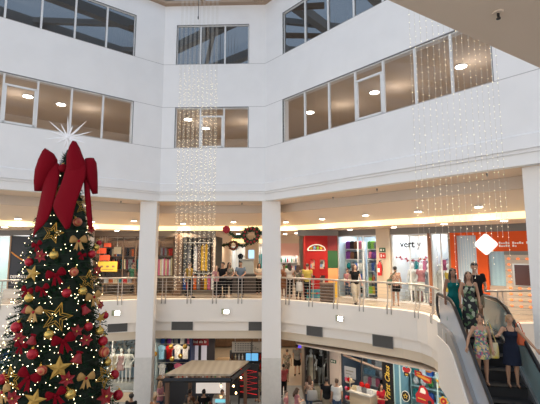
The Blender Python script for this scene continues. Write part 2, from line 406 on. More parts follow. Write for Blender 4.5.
# ================================================================== railings
def cumlen(P):
    L = [0]
    for a, b in zip(P, P[1:]): L.append(L[-1]+(b-a).length)
    return L
def point_at(P, s):
    L = cumlen(P)
    for i in range(len(P)-1):
        if s <= L[i+1] or i == len(P)-2:
            t = (s-L[i])/(L[i+1]-L[i]); d = (P[i+1]-P[i]).normalized(); return P[i]+(P[i+1]-P[i])*t, d
def railing(P, label, sp=1.18, start=.3, ztop=1.03):
    P = [V2(p.x, p.y) for p in P]
    o = P[0]; t = thing('railing', label, 'railing', (o.x, o.y, 0), 0, 'gallery railings')
    Q = [V2(p.x-o.x, p.y-o.y) for p in P]; L = cumlen(Q)[-1]
    m = MB(); m.tube([(q.x, q.y, ztop) for q in Q], .038, 10); m.obj('handrail', STEELW, t, True)
    for k in range(6):
        z = .16+k*.135; m = MB(); m.tube([(q.x, q.y, z) for q in Q], .0065, 6); m.obj('rail_bar', STEELW, t, True)
    s = start
    while s < L-.1:
        for e in (-.085, .085):
            q, d = point_at(Q, min(max(s+e, 0), L)); n = V2(-d.y, d.x)
            m = MB(); q2 = q-n*.0
            m.tube([(q2.x-n.x*.10, q2.y-n.y*.10, -.16), (q2.x-n.x*.10, q2.y-n.y*.10, .12), (q2.x-n.x*.03, q2.y-n.y*.03, .2), (q2.x, q2.y, .9), (q2.x, q2.y, ztop-.03)], [.024, .024, .022, .02, .02], 6)
            m.obj('post', STEELW, t, True)
        s += sp
    return t
G3 = smoothpath([(p.x, p.y, 0) for p in G[3:]], 4); Gr = [V2(p.x, p.y) for p in G3 if p.y > 13.25]
railing([G[0], G[1], G[2]], 'steel railing of the left gallery behind the christmas tree', start=1.0)
railing([G[2]+V2(.02, 0), G[3]-V2(.02, 0)], 'straight steel railing between the left and middle columns', start=.45)
railing(Gr, 'steel railing of the right gallery curving to the escalator', start=.7)
railing([V2(6.66, 12.8), V2(9.2, 13.1)], 'short steel railing right of the escalator top, before the orange bank', start=.5)
# ================================================================== escalator
ES = thing('escalator', 'escalator with black handrails descending from the gallery, carrying people down', 'escalator', (5.60, 11.5, 0), -.197)
SL = math.tan(math.radians(30)); F0 = .5
def ez(y):                                    # step line height at local y
    d = -y-F0
    if d <= 0: return 0.0
    return max(-5.0, -d*SL)
YB = -(F0+5/SL)
def eline(off, y0=1.15, y1=None, n=34):
    y1 = YB-1.2 if y1 is None else y1; P = []
    ys = [y0, .5, 0, -.25, -.5, -.65, -.8, -1.05, -1.4, -1.8]+[-1.8+(YB+1.8)*k/10 for k in range(1, 10)]+[YB+.6, YB+.2, YB, YB-.3, YB-.8, y1]
    for y in ys:
        z = sum(ez(y+e) for e in (-.35, -.2, 0, .2, .35))/5; P.append((y, z+off))
    return P
def strip(mb, x0, x1, top, bot):
    n = len(top); vs = []
    for x in (x0, x1):
        vs += [(x, y, z) for y, z in top]+[(x, y, z) for y, z in bot]
    fs = []
    for i in range(n-1):
        a, b, c, d = i, i+1, n+i+1, n+i; N = 2*n
        fs += [(a, b, c, d), (a+N, d+N, c+N, b+N), (a, a+N, b+N, b), (d, c, c+N, d+N)]
    N = 2*n; fs += [(0, n, n+N, N), (n-1, N+n-1, N+2*n-1, 2*n-1)]
    mb.add(vs, fs)
HR = mat('deck_steel', (.42, .41, .40), .3, .8); SIDE = KERB
for sx in (-1, 1):
    xo = .62*sx; m = MB(); strip(m, xo-.006, xo+.006, eline(.88), eline(.10)); m.obj('balustrade_glass', GLL if sx < 0 else GLR, ES)
    m = MB(); strip(m, xo-.09, xo+.07 if sx > 0 else xo+.09, eline(.10), eline(-.30)) ; m.obj('deck', HR, ES)
    m = MB(); P = eline(.95)
    loop = [(xo, 1.15, .25), (xo, 1.42, .33), (xo, 1.52, .60), (xo, 1.42, .87)]+[(xo, y, z) for y, z in P]
    yb = P[-1][0]; loop += [(xo, yb-.27, P[-1][1]-.08), (xo, yb-.37, P[-1][1]-.35), (xo, yb-.27, P[-1][1]-.62), (xo, yb, P[-1][1]-.7)]
    m.tube(smoothpath(loop, 2), .062, 8, flat=.7); m.obj('handrail', RUBBER, ES, True)
    m = MB(); top = eline(.885); strip(m, xo-.022, xo+.022, [(y, z+.03) for y, z in top], top); m.obj('handrail_track', STEEL, ES)
    m = MB(); xw = xo+(.11 if sx > 0 else -.11)
    top = eline(-.28); bot = eline(-1.75); bot = [(y, max(z, -5)) for y, z in bot]; top = [(y, max(z, -4.999)) for y, z in top]
    strip(m, xw-.02, xw+.02, top, bot); m.obj('side_cladding', SIDE, ES)
    m = MB(); xi = .545*sx; strip(m, xi-.008, xi+.008, eline(.12), eline(-.2)); m.obj('skirt', mat('dark_skirt', (.10, .10, .10), .35, .6), ES)
m = MB(); strip(m, -.72, .72, eline(-1.71), eline(-1.75)); m.obj('underside', SIDE, ES)
STEPM = wave('ribbed_step', (.012, .012, .013), (.022, .022, .024), 14, .8, 'X', 0)
m = MB(); m.box(-.54, .54, 0, 1.5, -.05, .012); m.obj('landing_plate', wave('comb_plate', (.2, .2, .2), (.35, .35, .35), 12, .4, 'X', .8), ES)
m = MB(); m.box(-.54, .54, YB-1.4, YB-.2, -5, -4.985); m.obj('landing_plate', MATS['comb_plate'], ES)
k = 0; y = 0; z = 0; first = None; dpt = .4
ys = [0]
for k in range(23):
    y = -k*dpt; zz = -max(0, (k*dpt-F0+.2))*SL
    zz = max(zz, -4.99)
    if first is None:
        m = MB(); m.box(-.53, .53, -dpt, 0, -.03, 0); m.box(-.53, .53, -dpt, -dpt+.02, -.25, 0); first = m.obj('step', STEPM, ES); s_ = first
    else: s_ = first.copy(); COL.objects.link(s_); s_.parent = ES
    s_.location = (0, y, zz)
for yy in (-2.9, -3.9):
    m = MB(); m.box(.528, .534, yy-.15, yy+.13, 0, .10); a = m.obj('skirt_sticker', mat('white_sticker', (.85, .85, .85), .4), ES); a.location = (0, 0, ez(yy)-.02)
    
def esc(x, y):                                # world point standing on the escalator
    c, s = math.cos(-.197), math.sin(-.197); k = round((-y)/dpt-.5); zz = -max(0, (k*dpt-F0+.2))*SL if k > 0 else 0
    return Vector((5.60+c*x-s*y, 11.5+s*x+c*y, zz+.003))
# ================================================================== fascia fittings
def on_fascia(px, py, off):
    P = [V2(p.x, p.y) for p in offset_path(G, off)]; best = None
    for a, b in zip(P, P[1:]):
        d = (b-a).normalized(); q = online(px, py, a, d); s = (V2(q.x, q.y)-a).dot(d)
        if -.01 <= s <= (b-a).length+.01: best = (q, math.atan2(d.y, d.x))
    return best
vent = wave('vent_louvre', (.03, .028, .025), (.13, .12, .11), 9, .5, 'X')
for x0, x1, y, h, w in ((31, 47, 335.5, .40, 'behind the left side of the tree'), (108, 127, 327.5, .40, 'between the tree and the left column'), (172, 192.5, 325, .42, 'just right of the left column'), (249, 270, 325.5, .42, 'just left of the middle column'), (307, 322, 329.8, .42, 'just right of the middle column'), (373, 392.5, 340, .42, 'above the cursive gold sign')):
    a = on_fascia(x0, y, .02); b = on_fascia(x1, y, .02); W = (a[0]-b[0]).length
    t = thing('air_vent', 'dark rectangular louvred vent in the white fascia, '+w, 'vent', a[0], a[1], 'vents in the gallery fascia')
    m = MB(); m.box(0, W, -.012, .0, -h/2, h/2); m.obj('louvre', vent, t)
    m = MB()
    for (p, q, r, s_) in ((0, W, -h/2-.02, -h/2), (0, W, h/2, h/2+.02), (-.02, 0, -h/2-.02, h/2+.02), (W, W+.02, -h/2-.02, h/2+.02)): m.box(p, q, -.02, 0, r, s_)
    m.obj('vent_frame', GREY, t)
FL = mat('floodlight_glow', (1, 1, .92), .4, emit=30, ecol=(1, .98, .88))
for x, y, w in ((117, 312.5, 'right beside the tree'), (226.5, 311, 'left of the middle column'), (341.5, 318, 'on the right gallery')):
    q, ang = on_fascia(x, y, -.08)
    t = thing('emergency_floodlight', 'small lit white floodlight on the gallery fascia, '+w, 'floodlight', q, ang, 'emergency lights on the fascia')
    m = MB(); m.box(-.22, -.10, -.10, 0, -.12, .1); m.obj('bracket', mat('olive_plastic', (.30, .30, .18), .5), t)
    m = MB(); m.box(-.10, .12, -.13, -.02, -.10, .08); m.obj('housing', FRAMEW, t)
    m = MB(); m.box(-.085, .105, -.145, -.13, -.085, .065); m.obj('lens', FL, t)
# sprinklers
for x, y, z, w in ((498, 12, 4.52, 'on the near soffit at the upper right'),):
    q = onz(x, y, z); t = thing('sprinkler', 'small dark sprinkler head '+w, 'sprinkler', q)
    m = MB(); m.tube([(0, 0, 0), (0, 0, -.012)], [.05, .045], 12); m.obj('escutcheon', SOFF, t)
    m = MB(); m.tube([(0, 0, -.01), (0, 0, -.06), (0, 0, -.062), (0, 0, -.07)], [.012, .012, .02, .02], 8); m.obj('nozzle', BLACK, t)
for x, y in ((12, 200), (121, 201), (242, 203), (333, 197), (377, 188.5), (487, 173)):
    q = on_ceiling(x, y, .3, 1.3)
    if q:
        m = MB(M=Matrix.Translation(q)); m.tube([(0, 0, .01), (0, 0, -.03), (0, 0, -.07), (0, 0, -.09)], [.03, .03, .012, .02], 8)
        tag(m.obj('sprinkler', GREY), 'tiny grey sprinkler under the beige edge of the gallery ceiling', 'sprinkler', 'sprinklers along the ceiling edge')
m = MB(); m.tube([(0, 0, 14.7), (0, 0, 11.75)], .012, 6); m.ell((0, 0, 11.7), (.03, .03, .08)); q = at(198, 30, 15.5); o = m.obj('hanging_cable', DARK); o.location = (q.x, 15.5, 0)
tag(o, 'thin dark cable hanging from the roof before the upper middle window', 'cable')
# ================================================================== fairy light strands
def strand(px, Y, ztop, zbot, label, group, dens, seed, r=.016):
    rnd = random.Random(seed); x = atx(px, Y, 200); m = MB()
    m.tube([(0, 0, ztop), (0, 0, zbot)], .0035, 4); m.k = 1; z = zbot
    while z < min(ztop, 9.0):
        rr = r*rnd.uniform(.8, 1.25)
        c = Vector((rnd.uniform(-.012, .012), rnd.uniform(-.01, .01), z)); vs = [c+Vector(v)*rr for v in ((1, 0, 0), (-1, 0, 0), (0, 1, 0), (0, -1, 0), (0, 0, 1), (0, 0, -1))]
        m.add(vs, [(0, 2, 4), (2, 1, 4), (1, 3, 4), (3, 0, 4), (2, 0, 5), (1, 2, 5), (3, 1, 5), (0, 3, 5)])
        z += dens*rnd.uniform(.6, 1.5)
    o = m.obj('fairy_light_strand', [WIRE, FAIRY]); o.location = (x, Y, 0)
    tag(o, label, 'fairy lights', group)
cols = [176.5+i*4.6 for i in range(9)]
k = 0
for row, Y in enumerate((14.3, 14.9, 15.5)):
    for i, c in enumerate(cols):
        k += 1; strand(c+row*.9, Y, 14.3, at(c, 284-random.random()*12, Y).z if i not in (0, 8) else at(c, 289, Y).z, 'warm white fairy light strand in the dense hanging block left of the middle column', 'fairy strands of the left block', .15, k, .010)
for i, c in enumerate([417, 422.5, 428, 434.5, 441, 447, 452.5, 459, 465, 471, 478, 484, 489.5, 495.5, 500.5, 506]):
    k += 1; yb = 236+random.random()*6 if i % 3 else 262+random.random()*26
    strand(c, 9.6+.5*(i % 2), 14.3, at(c, yb, 9.9).z, 'warm white fairy light strand of the loose curtain hanging above the escalator', 'fairy strands above the escalator', .17, k, .009)
# ================================================================== christmas tree
TX, TY = -5.10, 10.0
PROF = [(4.81, .03), (4.29, .20), (3.79, .38), (3.16, .60), (2.06, .82), (.86, .98), (-.06, 1.13), (-1.29, 1.38), (-2.6, 1.75), (-4.3, 2.15)]
def trad(z):
    if z >= PROF[0][0]: return PROF[0][1]
    for (a, ra), (b, rb) in zip(PROF, PROF[1:]):
        if a >= z >= b: return ra+(rb-ra)*(a-z)/(a-b)
    return PROF[-1][1]
T = thing('christmas_tree', 'tall dark green decorated christmas tree rising from the lower floor at left', 'christmas tree', (TX, TY, -5))
PINE = mat('pine_needles', (.008, .030, .012), .8, noise=.5, nscale=9, col2=(.016, .060, .024), spec=.15); PINE2 = mat('pine_tips', (.018, .06, .03), .8, spec=.15)
m = MB(); m.tube([(0, 0, 0), (0, 0, .9), (0, 0, 9.6)], [.14, .13, .02], 10); m.obj('trunk', mat('bark', (.10, .06, .04), .9, noise=.4), T)
m = MB(); m.tube([(0, 0, 0), (0, 0, .35)], [.5, .6], 20); m.obj('stand', mat('red_stand', (.35, .02, .03), .6), T)
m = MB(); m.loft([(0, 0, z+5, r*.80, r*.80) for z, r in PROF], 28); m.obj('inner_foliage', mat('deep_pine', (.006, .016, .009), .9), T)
rnd = random.Random(3); m = MB()
z = -4.3
nb = 0
while z < 4.75:
    R = trad(z); n = max(4, int(R*17))
    for j in range(n):
        a = 2*PI*(j+rnd.random())/n; zz = z+rnd.uniform(-.06, .06); R1 = R*rnd.uniform(.86, 1.06); R0 = R1*.62
        dr = Vector((math.cos(a), math.sin(a), 0)); sd = Vector((-dr.y, dr.x, 0)); ln = R1-R0+.04
        b0 = dr*R0+Vector((0, 0, zz+5+.06)); tip = dr*R1+Vector((0, 0, zz+5-.05-rnd.random()*.06))
        ax = tip-b0
        for q in range(7):
            t = .3+.7*q/6; c = b0+ax*t; L = .13*(1-.3*t)
            for sgn in (-1, 1):
                e = c+sd*sgn*L*rnd.uniform(.7, 1.1)+dr*L*.6+Vector((0, 0, rnd.uniform(-.05, .06)))
                wv = Vector((0, 0, .016))+ax.normalized()*.02; m.k = 1 if (q >= 5 and rnd.random() < .35) else 0
                m.add([c-wv, c+wv, e], [(0, 1, 2)])
            e = c+dr*L*.7+Vector((0, 0, rnd.uniform(-.05, .12))); m.add([c-sd*.02, c+sd*.02, e], [(0, 1, 2)])
    z += .085
m.obj('branches', [PINE, PINE2], T)
# light string on the tree
e = thing('tree_light_string', 'string of tiny warm white lights wound around the christmas tree', 'fairy lights', (TX, TY, -5))
m = MB(); pts = []
for k in range(900):
    z = -4.2+8.95*k/899; a = k*.17; R = trad(z)*.97; pts.append((R*math.cos(a), R*math.sin(a), z+5))
m.tube(pts, .004, 3); m.obj('wire', mat('green_wire', (.02, .05, .02), .6), e)
TB = mat('tree_bulb', (1, .9, .65), .5, emit=5, ecol=(1, .84, .5))
rnd = random.Random(12); bulbs = []
for k in range(2500):
    z = -4.2+8.95*(1-math.sqrt(rnd.random())) if False else 4.7-9.0*math.sqrt(rnd.random()); a = rnd.uniform(0, 2*PI); R = trad(z)*rnd.uniform(1.0, 1.09)
    bulbs.append(Vector((R*math.cos(a), R*math.sin(a), z+5)))
def octa(mb, c, r):
    mb.add([Vector(c)+Vector(v)*r for v in ((1, 0, 0), (-1, 0, 0), (0, 1, 0), (0, -1, 0), (0, 0, 1), (0, 0, -1))], [(0, 2, 4), (2, 1, 4), (1, 3, 4), (3, 0, 4), (2, 0, 5), (1, 2, 5), (3, 1, 5), (0, 3, 5)])
bulbs = [b for i, b in enumerate(bulbs) if b.y < .1 and (abs(b.x) < .82*trad(b.z-5) or i % 3 == 0)]
front = [b for b in bulbs if b.y < -.1 and b.z > 3.3]; rest = [b for b in bulbs if not (b.y < -.1 and b.z > 3.3)]
front.sort(key=lambda b: b.y); m = MB(); octa(m, (0, 0, 0), .0115); b0 = None
for b in front[:100]:
    if b0 is None: b0 = m.obj('bulb', TB, e); c = b0
    else: c = b0.copy(); COL.objects.link(c); c.parent = e
    c.location = b
m = MB()
for b in front[100:]+rest: octa(m, b, .0115)
o = m.obj('bulbs', TB, e); o['kind'] = 'stuff'
# ornaments
RED = mat('red_bauble', (.36, .008, .02), .2, .35); REDV = mat('red_velvet', (.165, .002, .008), .85, bump=.2, spec=.1); REDF = mat('red_glitter', (.26, .005, .01), .5, bump=.6, bscale=200)
GOLD = mat('gold_bauble', (.55, .38, .10), .2, .85); GOLDF = mat('gold_fabric', (.40, .23, .07), .5, .25, bump=.4, bscale=80); GOLDW = mat('gold_wire', (.55, .32, .05), .35, .7)
STRIPE = wave('striped_bauble', (.38, .01, .02), (.50, .20, .08), 8, .3, 'Y', .2)
def surf(px, py, out=.06):
    r = ray(px, py); best = None; bd = 1e9
    for k in range(300):
        t = 7.2+k*.012; p = Vector((r.x*t, r.y*t, CAMZ+r.z*t)); d = math.hypot(p.x-TX, p.y-TY)-trad(p.z)-out
        if d <= 0: best = p; break
        if d < bd: bd = d; near = p
    p = best if best is not None else near
    return p, math.atan2(p.y-TY, p.x-TX)+PI/2      # heading whose -y local faces outward
PR = {}
def proto(kind):
    if kind in PR: return PR[kind]
    if kind in ('redball', 'goldball', 'stripeball'):
        M_ = {'redball': RED, 'goldball': GOLD, 'stripeball': STRIPE}[kind]
        m = MB(); m.ell((0, 0, 0), .075, 16, 10); o = m.obj('bauble_prototype', M_, None, True)
        m = MB(); m.tube([(0, 0, .07), (0, 0, .095)], [.018, .016], 8); m.obj('cap', GOLDW, o)
        m = MB(); m.tube([(0, 0, .09), (0, .03, .12), (0, .06, .11)], .003, 4); m.obj('hook', GOLDW, o)
    elif kind in ('wirestar', 'wirestar_big', 'solidstar'):
        P = []
        for k in range(10):
            a = PI/2+k*PI/5+.12; R = .24 if k % 2 == 0 else .10; P.append(Vector((R*math.cos(a), -.02, R*math.sin(a))))
        if kind == 'solidstar':
            m = MB(); vs = [p for p in P]+[Vector((0, -.06, 0)), Vector((0, .03, 0))]
            m.add([p*.8 for p in vs], [(k, (k+1) % 10, 10) for k in range(10)]+[((k+1) % 10, k, 11) for k in range(10)]); o = m.obj('star_prototype', mat('gold_glitter', (.42, .25, .05), .4, .5, bump=.6, bscale=150))
            m = MB(); m.tube([(0, .02, 0), (0, .10, .02)], .004, 4); m.obj('hook', GOLDW, o)
        else:
            m = MB(); m.tube(P+[P[0]], .008, 6); m.tube([p*.55+Vector((0, -.01, 0)) for p in P+[P[0]]], .007, 6); o = m.obj('star_prototype', GOLDW)
            for k in range(0, 10): m = MB(); m.tube([P[k], P[k]*.55+Vector((0, -.01, 0))], .005, 4); m.obj('strut', GOLDW, o)
    elif kind in ('redbow', 'goldbow'):
        M_ = REDV if kind == 'redbow' else GOLDF
        o = None; m = MB()
        for sx in (-1, 1):      # two loops, as inflated ribbon
            m = MB(); m.loft([(0, 0, 0, .022, .018), (0, -.01, .06, .055, .030), (0, -.015, .12, .085, .038), (0, -.01, .165, .09, .034), (0, 0, .19, .05, .015)], 12, Matrix.Rotation(sx*PI/2*.80, 4, 'Y'))
            q = m.obj('loop', M_, o, True)
            if o is None: o = bpy.data.objects.new('bow_prototype', None); COL.objects.link(o); q.parent = o
        for sx in (-1, 1):
            m = MB(); m.add([(-.01*sx, -.02, 0), (.035*sx, -.03, 0), (.115*sx, -.05, -.20), (.07*sx, -.045, -.175), (.035*sx, -.05, -.22)], [(0, 1, 2, 3, 4)])
            me = m; q = me.obj('tail', M_, o); md = q.modifiers.new('s', 'SOLIDIFY'); md.thickness = .012
        m = MB(); m.ell((0, -.03, 0), (.03, .028, .032)); m.obj('knot', RED if kind == 'goldbow' else REDV, o, True)
    elif kind == 'flower':
        o = bpy.data.objects.new('flower_prototype', None); COL.objects.link(o)
        for k in range(6):
            a = k*PI/3+.2; d = Vector((math.cos(a), -.12, math.sin(a))); s = Vector((-math.sin(a), 0, math.cos(a)))
            m = MB(); m.add([Vector((0, 0, 0)), d*.07+s*.045+Vector((0, -.02, 0)), d*.15+Vector((0, .01, 0)), d*.07-s*.045+Vector((0, -.02, 0)), d*.07+Vector((0, .012, 0))], [(0, 1, 4), (1, 2, 4), (2, 3, 4), (3, 0, 4), (0, 3, 2, 1)]); m.obj('petal', REDF, o)
        m = MB(); m.ell((0, -.03, 0), .022); m.obj('flower_centre', GOLD, o, True)
    elif kind == 'bell':
        m = MB(); m.loft([(0, 0, -.11, .125, .11), (0, 0, -.07, .105, .10), (0, 0, 0, .075, .075), (0, 0, .06, .05, .05), (0, 0, .085, .02, .02)], 16); o = m.obj('bell_prototype', REDF, None, True)
        m = MB(); m.ell((0, 0, -.12), .035); m.obj('clapper', GOLD, o, True)
        m = MB(); m.ell((.03, -.01, .10), (.045, .02, .028)); m.ell((-.03, -.01, .10), (.045, .02, .028)); m.obj('ribbon', REDV, o, True)
    PR[kind] = o; o['used'] = 0; return o
KN = {'redball': ('red_bauble', 'shiny red bauble', 'bauble'), 'goldball': ('gold_bauble', 'shiny gold bauble', 'bauble'), 'stripeball': ('striped_bauble', 'red and gold striped bauble', 'bauble'),
      'wirestar': ('wire_star', 'open gold wire star', 'star ornament'), 'solidstar': ('gold_star', 'solid gold glitter star', 'star ornament'), 'redbow': ('red_bow', 'small red velvet bow', 'bow'), 'goldbow': ('gold_bow', 'gold fabric bow', 'bow'),
      'flower': ('poinsettia', 'red glitter poinsettia', 'flower ornament'), 'bell': ('red_bell', 'red glitter bell', 'bell ornament')}
ORN = [('goldbow', 56.5, 189, 1.0, 'high on the tree between the big ribbon tails'), ('redball', 61.5, 168.5, 1.0, 'at the top of the tree inside the giant bow'),
 ('wirestar', 83.5, 206, .95, 'right under the giant bow'), ('wirestar', 53, 233, 1.0, 'left of the ribbon point, highest wire star on the left'), ('wirestar', 88, 280, 1.0, 'at railing height near the right edge'), ('wirestar', 57, 317, 1.3, 'in the middle below the red bow, largest of all'), ('wirestar', 104.5, 376, 1.1, 'at the lower right edge'), ('wirestar', 12, 379, 1.1, 'at the lower left edge'),
 ('solidstar', 33, 273.5, 1.0, 'at railing height by the left edge'), ('solidstar', 59, 368, 1.35, 'low in the middle of the tree'), ('solidstar', 35, 400, 1.2, 'cut by the bottom of the photo'), ('solidstar', 100.5, 318, .8, 'half hidden at the right edge under the gallery kerb'),
 ('goldbow', 78.5, 241, 1.15, 'right of centre above railing height'), ('goldbow', 93.5, 297, 1.15, 'right side level with the gallery kerb'), ('goldbow', 34, 312, 1.15, 'left side just under the gallery kerb'), ('goldbow', 86, 378, 1.15, 'low right, beside a wire star'), ('goldbow', 3, 392, 1.2, 'at the bottom left corner'),
 ('redbow', 56, 275, 1.25, 'in the middle at railing height'), ('redbow', 63.5, 341, 1.4, 'in the middle under the largest wire star'), ('redbow', 29, 377, 1.45, 'low left, tilted beside a striped bauble'), ('redbow', 82, 255, .6, 'tiny one under the upper gold bow'), ('redbow', 42.5, 289, .9, 'left of centre below the solid star'), ('redbow', 27, 291, .9, 'by the left edge above a gold bauble'), ('redbow', 56, 395, 1.2, 'at the bottom, left of a gold bauble'), ('redbow', 21, 346, .9, 'left edge, above the low striped bauble'), ('redbow', 37, 245, .8, 'left edge under the ribbon tail'),
 ('stripeball', 77.5, 222, 1.0, 'under the upper right wire star'), ('stripeball', 74, 272, .95, 'right of the middle red bow'), ('stripeball', 42, 370.5, 1.0, 'left of the low solid star'), ('stripeball', 104, 352, 1.2, 'at the right edge above the low wire star'),
 ('redball', 92, 254, .9, 'at the right edge above railing height'), ('redball', 66.5, 293, 1.0, 'in the middle below the red bow'), ('redball', 29, 262, .9, 'left edge above the solid star'), ('redball', 16.5, 327, 1.15, 'sticking out of the left edge before the vent'), ('redball', 32.5, 354, 1.1, 'left, above the tilted red bow'), ('redball', 3, 379, 1.1, 'at the left picture edge'), ('redball', 88.5, 326.5, .95, 'right of centre below the gallery kerb'), ('redball', 105, 315.5, .85, 'right edge beside the floodlight'), ('redball', 114.5, 374.5, 1.1, 'at the right edge before the mannequins'), ('redball', 118, 395, 1.2, 'lowest on the right edge'), ('redball', 103, 341, 1.1, 'right edge below the vent'), ('redball', 99, 243, .7, 'right edge beside a gold bauble'),
 ('goldball', 54, 255, 1.0, 'centre left above the red bow'), ('goldball', 29.5, 298, 1.0, 'left edge level with the gallery kerb'), ('goldball', 82.5, 291, 1.0, 'left of the gold bow at kerb height'), ('goldball', 96, 247.5, .8, 'at the right edge'), ('goldball', 49, 334.5, 1.0, 'left of the large red bow'), ('goldball', 99.5, 331, 1.0, 'right side under the gold bow'), ('goldball', 70.5, 394, 1.1, 'at the bottom in the middle'), ('goldball', 107.5, 362, .9, 'right edge above the wire star'),
 ('flower', 41, 256, 1.0, 'left of the upper gold bauble'), ('flower', 76.5, 331, 1.0, 'right of the large red bow'), ('flower', 86, 340, 1.0, 'upper right of the red bell'), ('flower', 20, 338, 1.1, 'left edge below the red bauble'), ('flower', 67, 379, 1.1, 'beside the low solid star'), ('flower', 13.5, 398, 1.2, 'bottom left corner'), ('flower', 105, 396, 1.5, 'bottom right, largest of all'), ('flower', 97, 270, .9, 'right edge at railing height'), ('flower', 100, 305, .8, 'right edge level with the kerb'), ('flower', 91, 229, .8, 'right edge under the ribbon'),
 ('bell', 32.5, 339, .85, 'left, under a gold bow'), ('bell', 78, 357, 1.0, 'right of centre, above the low gold bow'), ('bell', 85, 309, .85, 'right, under the gold bauble'), ('bell', 26, 309, .7, 'left edge, beside the gold bow')]
rnd = random.Random(5)
for kind, x, y, s, w in ORN:
    o = proto(kind); p, h = surf(x, y)
    if o['used']: o = copy_tree(o)
    else: o['used'] = 1
    nm, lb, ct = KN[kind]; o.name = nm; o.location = p; o.rotation_euler = (0, rnd.uniform(-.45, .45), h*.75); s *= (.88 if 'bow' in kind else 1.38 if 'ball' in kind else 1.02); o.scale = (s, s, s)
    tag(o, lb+' '+w, ct, lb+'s on the tree')
for o in bpy.data.objects:
    if 'used' in o: del o['used']
# starburst at the top
sp = at(68, 137.5, TY); S = thing('starburst_tree_topper', 'white spiky starburst on the tip of the christmas tree', 'tree topper', sp)
SPK = mat('white_spike', (.85, .85, .88), .3)
m = MB(); m.ell((0, 0, 0), .06); m.obj('core', SPK, S, True)
m = MB(); m.tube([(0, 0, -.45), (0, 0, 0)], .015, 6); m.obj('stem', SPK, S)
for (dx, dy, L) in ((0, 1, .55), (1, .95, .62), (-1, .9, .60), (-.45, 1, .38), (.5, 1, .33), (1, .35, .60), (-1, .35, .50), (1, 0, .38), (-1, 0, .66), (-.9, -.35, .35), (.9, -.3, .5), (-.6, .55, .35), (.65, .5, .4), (-.4, -.9, .3), (1, -.75, .5), (.2, .9, .3)):
    d = Vector((dx, rnd.uniform(-.35, .25), dy)).normalized()*L; m = MB(); m.tube([(0, 0, 0), d*.7, d], [.020, .015, .002], 5); m.obj('spike', SPK, S)
# giant ribbon bow
def P(px, py, Y): return at(px, py, Y)-Vector((TX, TY, 3.5))
BW = thing('giant_bow', 'giant red velvet ribbon bow draped over the top of the christmas tree', 'bow', (TX, TY, 3.5))
def ribbon(name, secs, thick=.05):            # secs: list of (left point, right point); swept as a soft slab
    n = len(secs); m = MB(); K = 6; vs = []; fs = []
    for a, b in secs:
        for k in range(K+1):
            t = k/K; q = a.lerp(b, t); q = q+Vector((0, -.07*math.sin(PI*t), 0)); vs.append(q)
    for i in range(n-1):
        for k in range(K): r = i*(K+1)+k; fs.append((r, r+1, r+K+2, r+K+1))
    m.add(vs, fs); o = m.obj(name, REDV, BW, True); md = o.modifiers.new('s', 'SOLIDIFY'); md.thickness = thick; md.offset = 0
    md = o.modifiers.new('u', 'SUBSURF'); md.levels = md.render_levels = 1
def loop(name, rows, depth):                  # a puffed loop: rows of (left px,py,right px,py), closed by an outer and an inner face
    N = len(rows); m = MB(); seg = 12; vs = []; fs = []
    for i, (x0, y0, x1, y1) in enumerate(rows):
        a = P(x0, y0, depth); b = P(x1, y1, depth); c = (a+b)/2; h = (b-a)/2; th = .17*math.sin(PI*(i+.45)/(N-.1))+.03
        for j in range(seg):
            w = 2*PI*j/seg; vs.append(c+h*math.cos(w)+Vector((0, th*math.sin(w), 0)))
    for i in range(N-1):
        for j in range(seg): k = (j+1) % seg; fs.append((i*seg+j, i*seg+k, (i+1)*seg+k, (i+1)*seg+j))
    fs.append(tuple(range(seg))); fs.append(tuple((N-1)*seg+j for j in range(seg)))
    m.add(vs, fs); o = m.obj(name, REDV, BW, True)
loop('loop', [(34.5, 191, 42, 191), (34.5, 181, 47, 184), (36, 170, 52, 174), (39, 160, 57, 166), (43, 151, 57, 160), (45, 148, 54, 154)], 9.5)
loop('loop', [(72.5, 141.5, 76, 141.5), (70, 147, 79, 147), (67.5, 157, 82, 155), (67, 167, 87, 165), (68, 176, 88, 172), (72, 184, 86, 180)], 9.35)
loop('loop', [(92.5, 194, 97.5, 193), (88.5, 184, 97, 182), (85.5, 174, 96.5, 171), (84.5, 165, 96, 162), (85, 159, 94, 158)], 9.5)
Z = lambda x, y, Y: P(x, y, Y)
ribbon('tail', [(Z(49, 158, 9.6), Z(61, 164, 9.5)), (Z(45, 176, 9.5), Z(59, 181, 9.35)), (Z(41, 198, 9.4), Z(54, 202, 9.2)), (Z(36, 222, 9.2), Z(49, 221, 9.05)), (Z(33, 240, 9.1), Z(39, 229, 9.0))])
ribbon('tail', [(Z(68, 160, 9.35), Z(87, 164, 9.3)), (Z(63, 180, 9.25), Z(85, 182, 9.2)), (Z(57, 195, 9.15), Z(79, 195, 9.1)), (Z(51, 207, 9.1), Z(76, 204, 9.05)), (Z(58, 217, 9.05), Z(73.5, 214, 9.0)), (Z(67, 231, 9.0), Z(70, 229, 9.0))])
ribbon('tail', [(Z(84, 170, 9.5), Z(88, 170, 9.5)), (Z(85, 190, 9.4), Z(90, 190, 9.4)), (Z(87, 210, 9.25), Z(91.5, 210, 9.25)), (Z(89, 228, 9.15), Z(93, 231, 9.15))])
m = MB(); m.ell(P(63, 168, 9.4), (.10, .09, .10)); m.obj('knot', REDV, BW, True)
